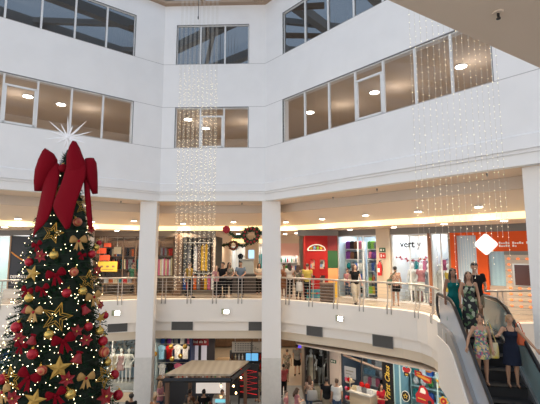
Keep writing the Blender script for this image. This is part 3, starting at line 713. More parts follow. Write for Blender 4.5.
# ================================================================== shops of the gallery
PALETTE = {'red': (.60, .03, .03), 'orange': (.78, .22, .04), 'yellow': (.80, .55, .08), 'cream': (.75, .66, .48), 'white': (.80, .80, .80), 'pink': (.75, .25, .38), 'purple': (.28, .08, .38), 'blue': (.07, .18, .50), 'light blue': (.35, .58, .75), 'teal': (.03, .32, .33), 'green': (.10, .35, .10), 'lime green': (.35, .60, .10), 'brown': (.24, .12, .06), 'black': (.02, .02, .025), 'grey': (.30, .30, .32), 'maroon': (.25, .03, .06)}
def pm(c): return mat('paint_'+c.replace(' ', '_'), tuple(v**1.35 for v in PALETTE[c]), .7, noise=.35, nscale=9, spec=.2)
IM = {}
def item_mesh(kind, c):
    if (kind, c) in IM: return IM[(kind, c)]
    m = MB()
    if kind == 'garment':         # clothes on a hanger seen from the front: shoulders, body, hanger hook
        m.prism([(-.5, -.05, .88), (-.16, -.05, 1), (.16, -.05, 1), (.5, -.05, .88), (.46, -.05, .68), (.34, -.05, .74), (.33, -.05, .02), (.12, -.08, 0), (-.1, -.03, .03), (-.33, -.06, .01), (-.34, -.05, .74), (-.46, -.05, .68)], (0, .1, 0))
        m.tube([(0, 0, 1), (0, 0, 1.07), (.03, 0, 1.09)], .012, 4)
    elif kind == 'side_garment':  # clothes seen edge-on on a rail
        m.prism([(-.5, 0, .93), (0, 0, 1), (.5, 0, .93), (.42, 0, .4), (.5, 0, 0), (-.45, 0, .03), (-.38, 0, .5)], (0, .35, 0)); m.tube([(0, .17, 1), (0, .17, 1.05)], .03, 4)
    elif kind == 'carton':        # a pack with a lid tab and an image panel
        m.box(-.5, .5, 0, .4, 0, .88); m.box(-.42, .42, -.01, 0, .12, .76); m.prism([(-.5, 0, .88), (.5, 0, .88), (.25, .2, 1), (-.25, .2, 1)], (0, .15, 0))
    elif kind == 'book':
        m.box(-.5, .5, 0, .7, 0, 1); m.box(-.54, .54, -.02, 0, 0, 1); m.box(-.54, -.5, -.02, .72, -.0, 1)
    elif kind == 'bag':
        m.loft([(0, .1, 0, .45, .2), (0, .1, .35, .5, .22), (0, .1, .65, .38, .14), (0, .1, .68, .30, .10)], 12)
        m.tube([(-.22, .1, .65), (-.2, .1, .9), (0, .1, 1), (.2, .1, .9), (.22, .1, .65)], .03, 5)
    elif kind == 'folded':
        for k in range(4): m.box(-.5+.02*(k % 2), .5, 0, .6, k*.25, k*.25+.21)
    elif kind == 'helmet':
        m.ell((0, .2, .55), (.5, .3, .45), 12, 8); m.box(-.3, .3, -.12, .1, .45, .58)
    elif kind == 'bottle':
        m.tube([(0, 0, 0), (0, 0, .6), (0, 0, .75), (0, 0, .82), (0, 0, 1)], [.3, .3, .14, .12, .14], 8)
    elif kind == 'ball':
        m.ell((0, 0, .5), .5, 10, 8)
    elif kind == 'shoe':
        m.box(-.5, .5, -.15, .15, 0, .12); m.loft([(.18, 0, .1, .32, .14), (.0, 0, .3, .45, .13), (-.15, 0, .5, .3, .12), (-.25, 0, .8, .18, .11)], 10)
    o = m.obj('item_prototype', pm(c)); me = o.data; bpy.data.objects.remove(o); IM[(kind, c)] = me; return me
ORD = ['first', 'second', 'third', 'fourth', 'fifth', 'sixth', 'seventh', 'eighth', 'ninth', 'tenth', 'eleventh', 'twelfth', 'thirteenth', 'fourteenth', 'fifteenth', 'sixteenth', 'seventeenth', 'eighteenth', 'nineteenth', 'twentieth']
def row(M, kind, nm, noun, cat, n, x0, x1, y, z, w, h, colors, where, seed, jit=.1, group=None):
    rn = random.Random(seed)
    for i in range(n):
        c = colors[i % len(colors)] if len(colors) > n-1 else rn.choice(colors)
        o = bpy.data.objects.new(nm, item_mesh(kind, c)); COL.objects.link(o)
        x = x0+(x1-x0)*(i+.5)/n; ww = w*rn.uniform(1-jit, 1); hh = h*rn.uniform(1-jit, 1)
        o.matrix_world = M @ Matrix.Translation((x, y, z)) @ Matrix.Diagonal((ww, ww if kind not in ('side_garment', 'book') else .3, hh, 1))
        tag(o, '%s %s, %s from left, %s' % (c, noun, ORD[i], where), cat, group or (noun+'s '+where))
def shop(nm, M, w, d, z0, z1, wm, glow=True, gm=None, label=None, side=True, fm=None):
    b = MB(M); b.box(0, w, d, d+.08, z0, z1)
    if side: b.box(-.04, .04, .06, d+.08, z0, z1); b.box(w-.04, w+.04, .06, d+.08, z0, z1)
    struct('wall_'+nm, b, wm)
    if fm: b = MB(M); b.box(0, w, 0, d, z0, z0+.012); struct('floor_'+nm, b, fm)
    if glow:  # added glowing panel, kept out of view, to brighten the interior
        t = MB(M); t.box(w*.15, w*.85, d*.2, d*.6, z1+.12, z1+.16)
        tag(t.obj('added_light_panel', gm or PANEL), label or ('added bright light panel inside the '+nm.replace('_', ' ')), 'ceiling light')
def header(nm, M, w, z0, z1, m_, y0=-.02, y1=.1): b = MB(M); b.box(0, w, y0, y1, z0, z1); return struct(nm, b, m_)
def glazing(nm, M, w, z0, z1, xs, label, fm=None):
    t = thing(nm, label, 'shop window', M @ Vector((0, 0, 0)), M.to_euler().z)
    b = MB(); b.box(0, w, 0, .05, z0, z0+.06); b.box(0, w, 0, .05, z1-.05, z1)
    for x in xs: b.box(max(0, x-.025), min(w, x+.025), 0, .05, z0, z1)
    b.obj('shop_frame', fm or FRAMEW, t)
    for a, c in zip(xs, xs[1:]): p = MB(); p.box(a+.025, c-.025, .02, .03, z0+.06, z1-.05); p.obj('pane', SHOPG, t)
    return t
def shelfunit(nm, label, M, x0, x1, y, zs, dep, m_, back=None, zbase=0):
    t = thing(nm, label, 'shelf', M @ Vector((x0, y, zbase)), M.to_euler().z); W = x1-x0
    for z in zs: b = MB(); b.box(0, W, 0, dep, z-.03-zbase, z-zbase); b.obj('shelf_board', m_, t)
    for x in (0, W-.03): b = MB(); b.box(x, x+.03, 0, dep, 0, zs[-1]+.35-zbase); b.obj('side_panel', m_, t)
    b = MB(); b.box(0, W, dep, dep+.02, 0, zs[-1]+.35-zbase); b.obj('back_panel', back or m_, t)
    return t
WOODD = mat('dark_wood', (.16, .09, .05), .5, noise=.3, nscale=4); WOODM = mat('mid_wood', (.34, .20, .10), .5, noise=.3, nscale=4)
# --- clothes shop at left (Y=21), seen between tree and left column and right of it
XL = atx(93, 21); XR = atx(177, 21); XQ = atx(215, 21)
M1 = frame((XL, 21, 0), 0); W1 = XR-XL
shop('clothes_shop', M1, W1, 3.2, 0, 3.0, mat('shop_brown', (.14, .09, .06), .8), True, PANELW, fm=WOODM)
header('trim_20', M1, W1, 3.0, 3.28, mat('brown_header', (.20, .15, .11), .6))
header('wall_pilaster', frame((XR-.12, 20.9, 0), 0), .34, 0, 3.1, WOODD, 0, .3)
glazing('shopfront_glazing', M1, W1, 0, 3.0, [0, 1.5, W1*.5, W1-.2], 'brown framed glass front of the clothes shop behind the railing', WOODD)
shelfunit('wall_shelf', 'dark wooden wall shelving with clothes at the back of the left clothes shop', M1, .1, 2.35, .9, [.5, 1.25, 1.95, 2.45], .45, WOODD)
row(M1, 'folded', 'folded_clothes', 'pile of folded clothes', 'clothes', 9, .15, 2.3, .95, .5, .19, .35, ['cream', 'brown', 'grey', 'white', 'orange'], 'on the lowest shelf of the clothes shop', 1)
row(M1, 'side_garment', 'hanging_garment', 'garment', 'clothes', 18, .15, 2.3, .9, 1.28, .11, .56, ['brown', 'grey', 'cream', 'black', 'maroon', 'orange', 'teal'], 'on the middle rail of the clothes shop', 2)
row(M1, 'side_garment', 'hanging_garment', 'garment', 'clothes', 16, .15, 2.3, .9, 1.97, .12, .42, ['red', 'grey', 'cream', 'blue', 'black', 'orange', 'brown'], 'on the upper rail of the clothes shop', 3)
def board(nm, label, px0, py0, px1, py1, Y, m_, cat='sign', th=.02):
    a = at(px0, py0, Y); b = at(px1, py1, Y); t = thing(nm, label, cat, ((a.x+b.x)/2, Y, b.z)); m = MB(); w = (b.x-a.x)/2; h = a.z-b.z
    m.box(-w, w, 0, th, 0, h); m.obj('board', m_, t); return t, 2*w, h
ORG = mat('orange_card', (.80, .10, .03), .6)
for x0, y0, x1, y1, w in ((104, 243, 111, 247, 'topmost of the three'), (97, 248, 106, 253.5, 'middle of the three'), (99.5, 255, 109.5, 260.5, 'lowest of the three, above the yellow sign')):
    t, w_, h_ = board('hanging_card', 'orange card hanging in the clothes shop window, '+w, x0, y0, x1, y1, 20.85, ORG); m = MB(); m.tube([(0, .01, h_), (0, .01, 3.0-t.location.z)], .005, 4); m.obj('string', WIRE, t)
t, w_, h_ = board('yellow_sign', 'yellow banner with three dark motifs in the clothes shop window', 98, 261.5, 117, 271.5, 20.8, mat('yellow_card', (.80, .52, .06), .6))
for k in (-.6, 0, .6): m = MB(); m.box(k*w_*.5-.06, k*w_*.5+.06, -.006, 0, h_*.4, h_*.6); m.ell((k*w_*.5, -.004, h_*.5), (.09, .004, .03)); m.obj('motif', WOODM, t)
m = MB(); m.box(-w_*.3, w_*.3, -.004, 0, h_*.18, h_*.24); m.obj('printed_line', WOODM, t)
for s_ in (-1, 1): m = MB(); m.tube([(s_*w_*.45, .01, h_), (s_*w_*.45, .01, 3.0-t.location.z)], .005, 4); m.obj('string', WIRE, t)
t, w_, h_ = board('cream_poster', 'square cream poster on the upper shelf of the clothes shop', 114, 247, 121, 254, 21.8, mat('cream_card', (.85, .72, .5), .6), 'poster'); m = MB(); m.box(-w_/2-.01, w_/2+.01, .02, .03, -.01, h_+.01); m.obj('poster_edge', WOODD, t)
# pale clothes beyond the left column
XP = atx(159, 21.9)
M1b = frame((XP, 21.9, 0), 0)
shelfunit('garment_rack', 'dark rack with pale pink clothes right of the left column', M1b, -.1, .75, 0, [.35, 1.95, 2.45], .4, WOODD)
row(M1b, 'side_garment', 'hanging_garment', 'garment', 'clothes', 8, -.05, .7, -.02, .95, .09, .95, ['pink', 'cream', 'white', 'pink', 'cream', 'pink', 'white', 'cream'], 'on the rack right of the left column', 4)
row(M1b, 'side_garment', 'hanging_garment', 'garment', 'clothes', 7, -.05, .7, -.02, 2.0, .11, .42, ['brown', 'grey', 'maroon', 'grey', 'brown', 'red', 'red'], 'on the top rail right of the left column', 5)
tb = thing('display_table', 'low wooden display table with folded clothes in the clothes shop', 'table', (atx(122, 21.5), 21.45, 0))
m = MB(); m.box(-.9, .9, -.3, .3, .55, .6); m.obj('tabletop', WOODM, tb)
for sx in (-.85, .85):
    for sy in (-.25, .25): m = MB(); m.box(sx-.03, sx+.03, sy-.03, sy+.03, 0, .55); m.obj('leg', WOODM, tb)
row(frame((atx(122, 21.5), 21.45, 0), 0), 'folded', 'folded_clothes', 'pile of folded clothes', 'clothes', 7, -.85, .85, -.2, .6, .2, .22, ['white', 'orange', 'cream', 'teal', 'red', 'grey', 'brown'], 'clothes shop table', 6)
# --- shop behind the fairy light block
M2 = frame((XR+.1, 21, 0), 0); W2 = XQ-XR-.1
shop('curtained_shop', M2, W2, 2.6, 0, 3.0, mat('shop_dark', (.05, .045, .04), .8), True, PANELW)
header('trim_21', M2, W2, 2.95, 3.28, mat('brown_header', (.2, .15, .11), .6))
row(M2, 'side_garment', 'long_dress', 'long garment', 'clothes', 9, .1, W2-.1, .5, 1.2, .17, 1.45, ['black', 'grey', 'black', 'white', 'brown', 'yellow', 'yellow', 'black', 'brown'], 'on the high rail behind the fairy light block', 8)
row(M2, 'side_garment', 'hanging_garment', 'garment', 'clothes', 9, .1, W2-.1, .45, .25, .16, .8, ['blue', 'red', 'black', 'orange', 'grey', 'brown', 'yellow', 'pink', 'white'], 'on the low rail behind the fairy light block', 9)
for z, w in ((2.68, 'high'), (1.08, 'low')):
    m = MB(M2); m.tube([(.02, .6, z), (W2-.02, .6, z)], .015, 6); tag(m.obj('clothes_rail', STEEL), w+' steel clothes rail behind the fairy light block', 'rail')
# --- far left: glass shop edge and dark raffle panel
ML1 = frame((-16.5, 20.2, 0), 0); xa = atx(8, 20.2)+16.5; xb = atx(47, 20.2)+16.5
b = MB(ML1); b.box(xb-.05, XL+16.5+.02, 0, .2, 0, 3.28); struct('wall_left_shops', b, CEIL)
b = MB(ML1); b.box(0, xb, -.02, .1, 3.02, 3.28); struct('trim_22', b, GREY)
shop('pale_shop', ML1, xa, 2.5, 0, 3.02, mat('pale_green_wall', (.62, .74, .70), .7), True)
glazing('shopfront_glazing', ML1, xa, 0, 3.02, [0, 1.5, 3, xa-.9, xa], 'pale green glass shopfront at the far left edge')
t = thing('raffle_panel', 'black hoarding with an orange curve and white lettering, left of the tree', 'sign', (-16.5+xa, 20.2, 0)); Wp = xb-xa
m = MB(); m.box(.06, Wp, 0, .06, .0, 2.98); m.obj('panel', mat('black_panel', (.018, .02, .03), .35), t)
m = MB(); m.box(0, .07, -.03, .06, 0, 3.0); m.obj('edge_post', mat('copper_post', (.45, .30, .2), .5), t)
m = MB(); pts = [(.1, -.01, 2.2), (.4, -.01, 1.98), (.8, -.01, 1.76), (1.25, -.01, 1.6), (1.7, -.01, 1.54)]
m.tube(smoothpath(pts, 4), [.035]*17, 6, flat=.3); m.obj('orange_curve', mat('orange_line', (.75, .30, .05), .5), t)
WT = mat('white_letter', (.85, .82, .78), .5)
text('lettering', 'DEPOSITE AQUI', .20, WT, t, (.13, -.012, .93), ext=.006); text('lettering', 'O SEU CUPOM', .20, WT, t, (.2, -.012, .68), ext=.006)
m = MB(); m.box(.1, 1.6, -.4, -.05, 0, .38); m.box(.05, 1.65, -.42, -.03, .38, .43); o = m.obj('white_box', mat('white_laminate', (.75, .72, .68), .5), None); o.location = t.location
tag(o, 'white box for raffle coupons at the foot of the black hoarding', 'box')
# --- corridor
b = MB(); b.box(XQ-.1, XQ, 21, 34, 0, 3.3); struct('wall_corridor_left', b, CEIL)
XT = atx(305.5, 20.4)
b = MB(); b.box(XT, XT+.1, 26.2, 34, 0, 3.3); struct('wall_corridor_right', b, CEIL)
MC = frame((XQ, 30, 0), 0); WC = atx(283, 30)-XQ+.5
shop('end_shop', MC, WC, 3, 0, 2.75, mat('end_shop_wall', (.60, .58, .56), .7), True)
header('trim_23', MC, WC, 2.62, 2.78, FASCIA)
b = MB(MC); b.box(0, WC, -.06, -.02, 2.8, 3.1); tag(b.obj('cove_glow_band', COVE), 'long yellow glowing band above the shopfront at the corridor end', 'cove glow')  # glowing band stands in for the light of a second cove
b = MB(MC); b.box(0, WC, 0, .1, 3.05, 3.3); struct('trim_24', b, CEIL)
glazing('shopfront_glazing', MC, WC, 0, 2.62, [0, 1.2, 2.1, 3.6, WC], 'glass shopfront at the end of the corridor behind the leaning people', STEEL)
t = thing('pillar', 'beige pillar in the corridor under the large wreath', 'pillar', (atx(252, 27.5), 27.5, 0)); m = MB(); m.box(-.45, .45, -.3, .3, 0, 3.27); m.obj('shaft', mat('beige_pillar', (.66, .54, .40), .6), t)
m = MB(); m.box(-.22, .15, -.33, -.3, 1.75, 2.3); m.obj('screen', mat('blue_screen', (.35, .6, .85), .4, emit=1.2), t)
row(MC, 'garment', 'hanging_garment', 'garment', 'clothes', 7, .3, WC-.3, 1.3, .9, .45, 1.2, ['black', 'grey', 'white', 'teal', 'black', 'brown', 'white'], 'in the shop at the corridor end', 10)
ck = thing('counter', 'dark counter kiosk behind the railing left of the middle column', 'counter', (atx(250, 22.5), 22.5, 0))
m = MB(); m.box(-1.0, .9, -.35, .35, 0, 1.0); m.obj('counter_body', mat('counter_dark', (.06, .05, .045), .5), ck); m = MB(); m.box(-1.05, .95, -.4, .4, 1.0, 1.05); m.obj('countertop', GREY, ck)
m = MB(); m.box(-.55, .2, -.2, .2, 1.05, 1.75); m.box(-.6, .25, -.25, .25, 1.75, 1.8); m.obj('display_case', mat('grey_case', (.34, .36, .34), .4), ck)
# pink shop
MP = frame((atx(279, 26), 26, 0), 0); WP = XT-atx(279, 26)+.1
shop('pink_shop', MP, WP, 2.5, 0, 2.1, mat('pale_wall', (.75, .68, .62), .7), True)
header('trim_25', MP, WP, 1.95, 2.72, mat('pink_fascia', (.85, .50, .42), .6)); header('trim_26', MP, WP, 2.72, 3.3, CEIL)
shelfunit('wall_shelf', 'shelving with small goods inside the pink fronted shop', MP, .05, WP-.05, .6, [.4, .95, 1.5], .3, FRAMEW)
row(MP, 'bottle', 'toy_figure', 'small item', 'merchandise', 8, .1, WP-.1, .75, 1.5, .16, .34, ['green', 'white', 'teal', 'red', 'white', 'green', 'cream', 'black'], 'on the top shelf of the pink shop', 11)
row(MP, 'carton', 'carton', 'carton', 'merchandise', 7, .1, WP-.1, .65, .95, .2, .36, ['white', 'cream', 'green', 'grey', 'pink', 'white', 'blue'], 'on the middle shelf of the pink shop', 12)
# --- red play tower
tw = atx(328, 20)-atx(305.5, 20); t = thing('play_tower', 'red kids play tower with four square windows and a white arched sign', 'play tower', (atx(305.5, 20), 20.0, 0))
REDP = mat('tower_red', (.40, .02, .018), .7, spec=.2)
m = MB()
holes = [(1, 2.05, .31, .50), (1, 1.15, .31, .50)]
xs = [tw*.22, tw*.42, tw*.64, tw*.86]; zs = [.62, 1.07, 1.38, 1.83]
m.box(0, xs[0], 0, .12, .42, 3.0); m.box(xs[1], xs[2], 0, .12, .42, 3.0); m.box(xs[3], tw, 0, .12, .42, 3.0)
for a, b_ in ((xs[0], xs[1]), (xs[2], xs[3])): m.box(a, b_, 0, .12, .42, zs[0]); m.box(a, b_, 0, .12, zs[1], zs[2]); m.box(a, b_, 0, .12, zs[3], 3.0)
m.obj('front', REDP, t)
m = MB(); m.box(0, tw, .12, 1.3, 2.9, 3.0); m.box(0, .05, .12, 1.3, 0, 2.9); m.obj('roof', REDP, t)
m = MB(); m.box(0, tw, -.01, .12, 0, .42); m.obj('blue_base', mat('tower_blue', (.03, .16, .36), .5, col2=(.05, .35, .30), nscale=14), t)
PIC = floral('picture_colours', [(.7, .1, .1), (.75, .68, .5), (.2, .3, .5), (.1, .08, .08), (.8, .5, .3)], 7)
for a, b_ in ((xs[0], xs[1]), (xs[2], xs[3])):
    for z in (zs[0], zs[2]): m = MB(); m.box(a, b_, .07, .1, z, z+.45); m.obj('picture', PIC, t); m = MB(); m.box(a-.03, a, -.02, .12, z, z+.45); m.box(b_, b_+.03, -.02, .12, z, z+.45); m.box(a-.03, b_+.03, -.02, .12, z-.03, z); m.box(a-.03, b_+.03, -.02, .12, z+.45, z+.48); m.obj('picture_frame', REDP, t)
m = MB(); arc = [Vector((tw*.5+.43*math.cos(PI*k/14), -.03, 2.28+.28*math.sin(PI*k/14))) for k in range(15)]
m.tube(arc, .03, 6); m.tube([arc[0], arc[-1]], .025, 6); m.obj('arch', WT, t)
for k, c in enumerate(('yellow', 'light blue', 'lime green', 'yellow')): m = MB(); x = tw*.5-.28+k*.16; m.box(x-.02, x+.06, -.03, 0, 2.32, 2.44+.06*(k in (1, 2))); m.ell((x+.02, -.03, 2.40), (.065, .02, .06)); m.obj('sign_letter', pm(c), t)
for k in range(5): m = MB(); x = tw*(.12+.19*k); m.ell((x, -.02, .22), (.07, .02, .05)); m.add([(x+.06, -.02, .22), (x+.12, -.02, .27), (x+.12, -.02, .17)], [(0, 1, 2)]); m.obj('painted_fish', pm(['orange', 'yellow', 'red', 'lime green', 'cream'][k]), t)
cw = atx(337.8, 20)-atx(328, 20); t = thing('colour_block_pillar', 'square pillar painted dark red, green, orange and yellow beside the red tower', 'pillar', (atx(328, 20), 19.98, 0))
for nm, c, z0, z1 in (('yellow_block', (.80, .50, .04), 0, .75), ('orange_block', (.85, .36, .14), .75, 1.42), ('green_block', (.02, .09, .025), 1.42, 2.27), ('dark_red_block', (.24, .02, .02), 2.27, 3.0)): m = MB(); m.box(0, cw, 0, .5, z0, z1); m.obj(nm, mat(nm, c, .55), t)
# bin / wooden crate at the railing
q = at(327.5, 290, 18.4); t = thing('planter_bin', 'brown slatted wooden bin standing behind the railing before the red tower', 'bin', (q.x, 18.4, 0), -.2)
m = MB()
for k in range(6): m.box(-.32, .32, -.25, .25, .05+k*.13, .05+k*.13+.105)
m.obj('slats', WOODD, t); m = MB(); m.box(-.29, .29, -.22, .22, 0, .80); m.obj('liner', BLACK, t)
m = MB(); m.box(-.35, .35, -.28, .28, .80, .84); m.obj('rim', WOODD, t)
b = MB(); b.box(atx(300, 20)-.1, atx(339, 20), 20, 20.2, 3.0, 3.29); struct('trim_27', b, GREY)
# --- right shop line
S0 = V2(3.46, 20.4); dS = V2(.732, -.681); SA = math.atan2(dS.y, dS.x)
def ss(px): q = online(px, 270, S0, dS); return (V2(q.x, q.y)-S0).dot(dS)
MS = frame((S0.x, S0.y, 0), SA)
def MSat(s): return MS @ Matrix.Translation((s, 0, 0))
b = MB(MS); b.box(-.1, 12.5, -.03, .2, 3.0, 3.29); struct('trim_28', b, GREY)
# toy shop
s0, s1 = ss(338.3), ss(378); Mt = MSat(s0); Wt = s1-s0
shop('toy_shop', Mt, Wt, 2.2, 0, 3.0, mat('toy_wall', (.50, .62, .72), .7), True)
glazing('shopfront_glazing', Mt, Wt, 0, 3.0, [0, Wt*.52, Wt*.66, Wt], 'glass front of the blue lit toy shop right of the colour pillar')
shelfunit('toy_shelf', 'white shelving with dolls behind the left pane of the toy shop', Mt, .1, Wt*.5, .5, [.2, .75, 1.3, 1.85, 2.35], .35, FRAMEW, mat('shelf_back_blue', (.35, .5, .62), .7))
shelfunit('toy_shelf', 'white shelving with purple and green boxes behind the right pane of the toy shop', Mt, Wt*.62, Wt-.1, .5, [.2, .75, 1.3, 1.85, 2.35], .35, FRAMEW, mat('shelf_back_grey', (.12, .15, .25), .7))
cl1 = [['grey', 'white', 'blue', 'black'], ['pink', 'grey', 'light blue', 'blue'], ['teal', 'grey', 'blue', 'white'], ['purple', 'brown', 'black', 'grey'], ['purple', 'black', 'brown', 'pink']]
cl2 = [['lime green', 'yellow', 'lime green', 'green'], ['lime green', 'red', 'green', 'cream'], ['grey', 'blue', 'grey', 'light blue'], ['pink', 'purple', 'purple', 'pink'], ['green', 'lime green', 'grey', 'green']]
for i, z in enumerate([.2, .75, 1.3, 1.85, 2.35]):
    nmz = ['bottom', 'second lowest', 'middle', 'second highest', 'top'][i]
    row(Mt, ('bag', 'carton', 'helmet', 'carton', 'carton')[i], 'toy_box', 'toy pack', 'toy', 4, .15, Wt*.48, .52, z, .26, .40, cl1[i], '%s shelf, left in toy shop' % nmz, 20+i)
    row(Mt, ('carton', 'bag', 'carton', 'helmet', 'carton')[i], 'toy_box', 'toy pack', 'toy', 4, Wt*.65, Wt-.12, .52, z, .24, .40, cl2[i], '%s shelf, right in toy shop' % nmz, 30+i)
# pillar
sp0, sp1 = s1, ss(391.5); t = thing('pillar', 'beige pillar carrying a fire extinguisher between two shops', 'pillar', MS @ Vector((sp0, -.12, 0)), SA)
m = MB(); m.box(0, sp1-sp0, 0, .5, 0, 3.27); m.obj('shaft', mat('beige_pillar', (.66, .54, .40), .6), t); m = MB(); m.box(-.01, sp1-sp0+.01, -.01, .5, 0, .12); m.obj('plinth', FASCIA, t)
fe = thing('fire_extinguisher', 'red fire extinguisher hanging on the beige pillar', 'fire extinguisher', MS @ Vector(((sp0+sp1)/2-.12, -.24, 1.15)), SA)
m = MB(); m.tube([(0, 0, 0), (0, 0, .03), (0, 0, .48), (0, 0, .56), (0, 0, .6)], [.09, .10, .10, .06, .035], 14); m.obj('cylinder', mat('extinguisher_red', (.65, .02, .02), .3), fe, True)
m = MB(); m.tube([(0, 0, .6), (0, 0, .66)], .03, 8); m.box(-.02, .10, -.015, .015, .65, .68); m.obj('valve', BLACK, fe); m = MB(); m.tube([(.03, 0, .63), (.13, 0, .55), (.13, 0, .2)], .012, 6); m.obj('hose', BLACK, fe); m = MB(); m.box(-.05, .05, -.108, -.09, .15, .33); m.obj('label_plate', WT, fe)
for nm, lb, z, h, c in (('sign_plate', 'small dark green exit plate above the fire extinguisher', 2.20, .20, (.03, .12, .05)), ('sign_plate', 'small red square plate above the fire extinguisher', 1.92, .24, (.65, .03, .02))):
    t = thing(nm, lb, 'sign', MS @ Vector(((sp0+sp1)/2-.16, -.15, z)), SA); m = MB(); m.box(0, .30, 0, .02, 0, h); m.obj('plate', mat('plate_%d' % int(z*10), c, .5), t); m = MB(); m.box(.06, .12, -.004, 0, .05, h-.05); m.add([(.16, -.004, h*.5), (.24, -.004, h*.75), (.24, -.004, h*.25)], [(0, 1, 2)]); m.obj('pictogram', WT, t)
# lingerie shop "verty"
v0, v1 = ss(392.5), ss(429.5); Mv = MSat(v0); Wv = v1-v0
shop('white_fashion_shop', Mv, Wv, 2.4, 0, 3.0, mat('white_shop_wall', (.78, .80, .82), .7), True)
t = glazing('shopfront_glazing', Mv, Wv, 0, 3.0, [0, Wv*.5, Wv-.03], 'glass front of the white shop with the black script name')
sg = thing('shop_name', 'black lower case shop name lettering on the white shop window', 'sign', Mv @ Vector((ss(401.5)-v0, -.05, 2.42)), SA)
text('lettering', 'vert', .42, BLACK, sg, (0, 0, 0), sx=.95); text('lettering', 'y', .42, mat('pale_letter', (.28, .28, .30), .5), sg, (.78, -.02, 0), sx=.95)
row(Mv, 'side_garment', 'hanging_garment', 'garment', 'clothes', 8, .1, Wv-.1, 1.7, 1.1, .3, .75, ['white', 'teal', 'white', 'pink', 'grey', 'white', 'pink', 'light blue'], 'on the back rail of the white shop', 40)
m = MB(Mv); m.tube([(0, 1.78, 1.9), (Wv, 1.78, 1.9)], .015, 6); tag(m.obj('clothes_rail', STEEL), 'steel clothes rail at the back of the white shop', 'rail')
row(Mv, 'folded', 'folded_clothes', 'pile of folded clothes', 'clothes', 7, .15, Wv-.1, .9, .0, .26, .5, ['white', 'grey', 'cream', 'red', 'white', 'pink', 'light blue'], 'floor display, white shop', 41)
t = thing('bow_garland', 'string of pink and red bows hanging in the window of the white shop', 'garland', Mv @ Vector((0, .3, 1.9)), SA)
m = MB(); m.tube([(0, 0, .1), (Wv*.5, 0, -.1), (Wv, 0, .1)], .006, 4); m.obj('cord', WIRE, t)
for k in range(6):
    x = Wv*(k+.5)/6; zz = .1-.2*(1-abs(x/Wv-.5)*2); m = MB()
    m.prism([(x, 0, zz), (x+.15, 0, zz+.07), (x+.15, 0, zz-.07)], (0, .03, 0)); m.prism([(x, 0, zz), (x-.15, 0, zz-.07), (x-.15, 0, zz+.07)], (0, .03, 0)); m.obj('ribbon_bow', pm('pink' if k % 2 else 'red'), t)
# wood post, second window of the white shop
p0 = v1; p1 = ss(432.3); t = thing('wooden_post', 'narrow brown wooden post between two shop windows', 'post', MS @ Vector((p0, -.08, 0)), SA); m = MB(); m.box(0, p1-p0, 0, .15, 0, 3.0); m.obj('post', mat('orange_wood', (.28, .10, .04), .6), t)
m = MB(); m.box(-.02, p1-p0+.02, -.02, .17, 0, .1); m.obj('shoe', BLACK, t)
a0, a1 = p1, ss(452); Ma = MSat(a0); Wa = a1-a0
shop('dress_shop', Ma, Wa, 2.4, 0, 3.0, mat('white_shop_wall', (.78, .80, .82), .7), True)
glazing('shopfront_glazing', Ma, Wa, 0, 3.0, [0, Wa*.5, Wa], 'glass shop window between the wooden post and the orange frame')
row(Ma, 'garment', 'hanging_garment', 'garment', 'clothes', 4, .1, Wa-.1, .9, 1.2, .42, .75, ['pink', 'blue', 'white', 'light blue'], 'in the window right of the wooden post', 42)
# orange frame + curtained window + bank
OR = mat('bank_orange', (.66, .09, .012), .6, spec=.25)
b0, b1, b2, b3, b4, b5 = ss(452), ss(457.5), ss(478), ss(489), ss(505.5), ss(545)
t = thing('bank_front', 'orange bank front with a white rounded diamond sign, right of the white shop', 'shopfront', MS @ Vector((b0, 0, 0)), SA)
def bx(nm, a, b_, z0, z1, m_, y0=-.06, y1=.1): m = MB(); m.box(a-b0, b_-b0, y0, y1, z0, z1); return m.obj(nm, m_, t)
bx('pilaster', b0, b1, 0, 3.0, OR); bx('brown_edge', b0-.08, b0, 0, 3.0, WOODM)
bx('pilaster', b2, b3, 0, 3.0, OR); bx('fascia', b1, b2, 2.88, 3.0, OR, -.05, .1); bx('fascia', b3, b5+1, 2.25, 3.0, OR, -.05, .1)
CUR = wave('striped_curtain', (.50, .66, .80), (.72, .78, .84), 3.2, .6, 'X', 0, 1.0)
bx('curtain', b1, b2, 0, 2.88, CUR, .12, .16); bx('curtain', b3, b4, 0, 2.25, wave('pale_blue_blind', (.42, .62, .74), (.50, .70, .80), 2, .6), .12, .16)
bx('pane', b1+.02, b2, 0, 2.88, SHOPG, .02, .03); bx('pane', b3, b4, .9, 2.25, SHOPG, .02, .03)
bx('low_wall', b3, b4, 0, .95, mat('taupe_panel', (.40, .32, .26), .6), -.02, .1)
bx('sill_band', b4, b5+1, 2.12, 2.26, GREY, -.07, .1)
# rounded diamond
bc = ss(488.5)-b0; m = MB(); poly = []
for k in range(4):
    a = k*PI/2; cx, cz = .30*math.cos(a), .30*math.sin(a)
    for j in range(5): w = a-PI/4+PI/2*j/4; poly.append((bc+cx+.10*math.cos(w), -.14, 2.52+(cz+.10*math.sin(w))))
m.prism(poly, (0, .06, 0)); m.obj('diamond_sign', mat('white_sign', (.95, .95, .92), .4, emit=.7), t)
xl = ss(501)-b0
m = MB(); m.box(xl, xl+1.25, -.075, -.05, 2.53, 2.57); 
for k, (zz, L) in enumerate(((2.53, 1.35), (2.42, .65))):
    for j in range(int(L/.075)):
        if j % 6 == 5: continue
        m = MB(); m.box(xl+j*.075, xl+j*.075+.055, -.066, -.05, zz, zz+.05+.03*((j*7) % 3 == 0)); m.obj('small_letter', WT, t)
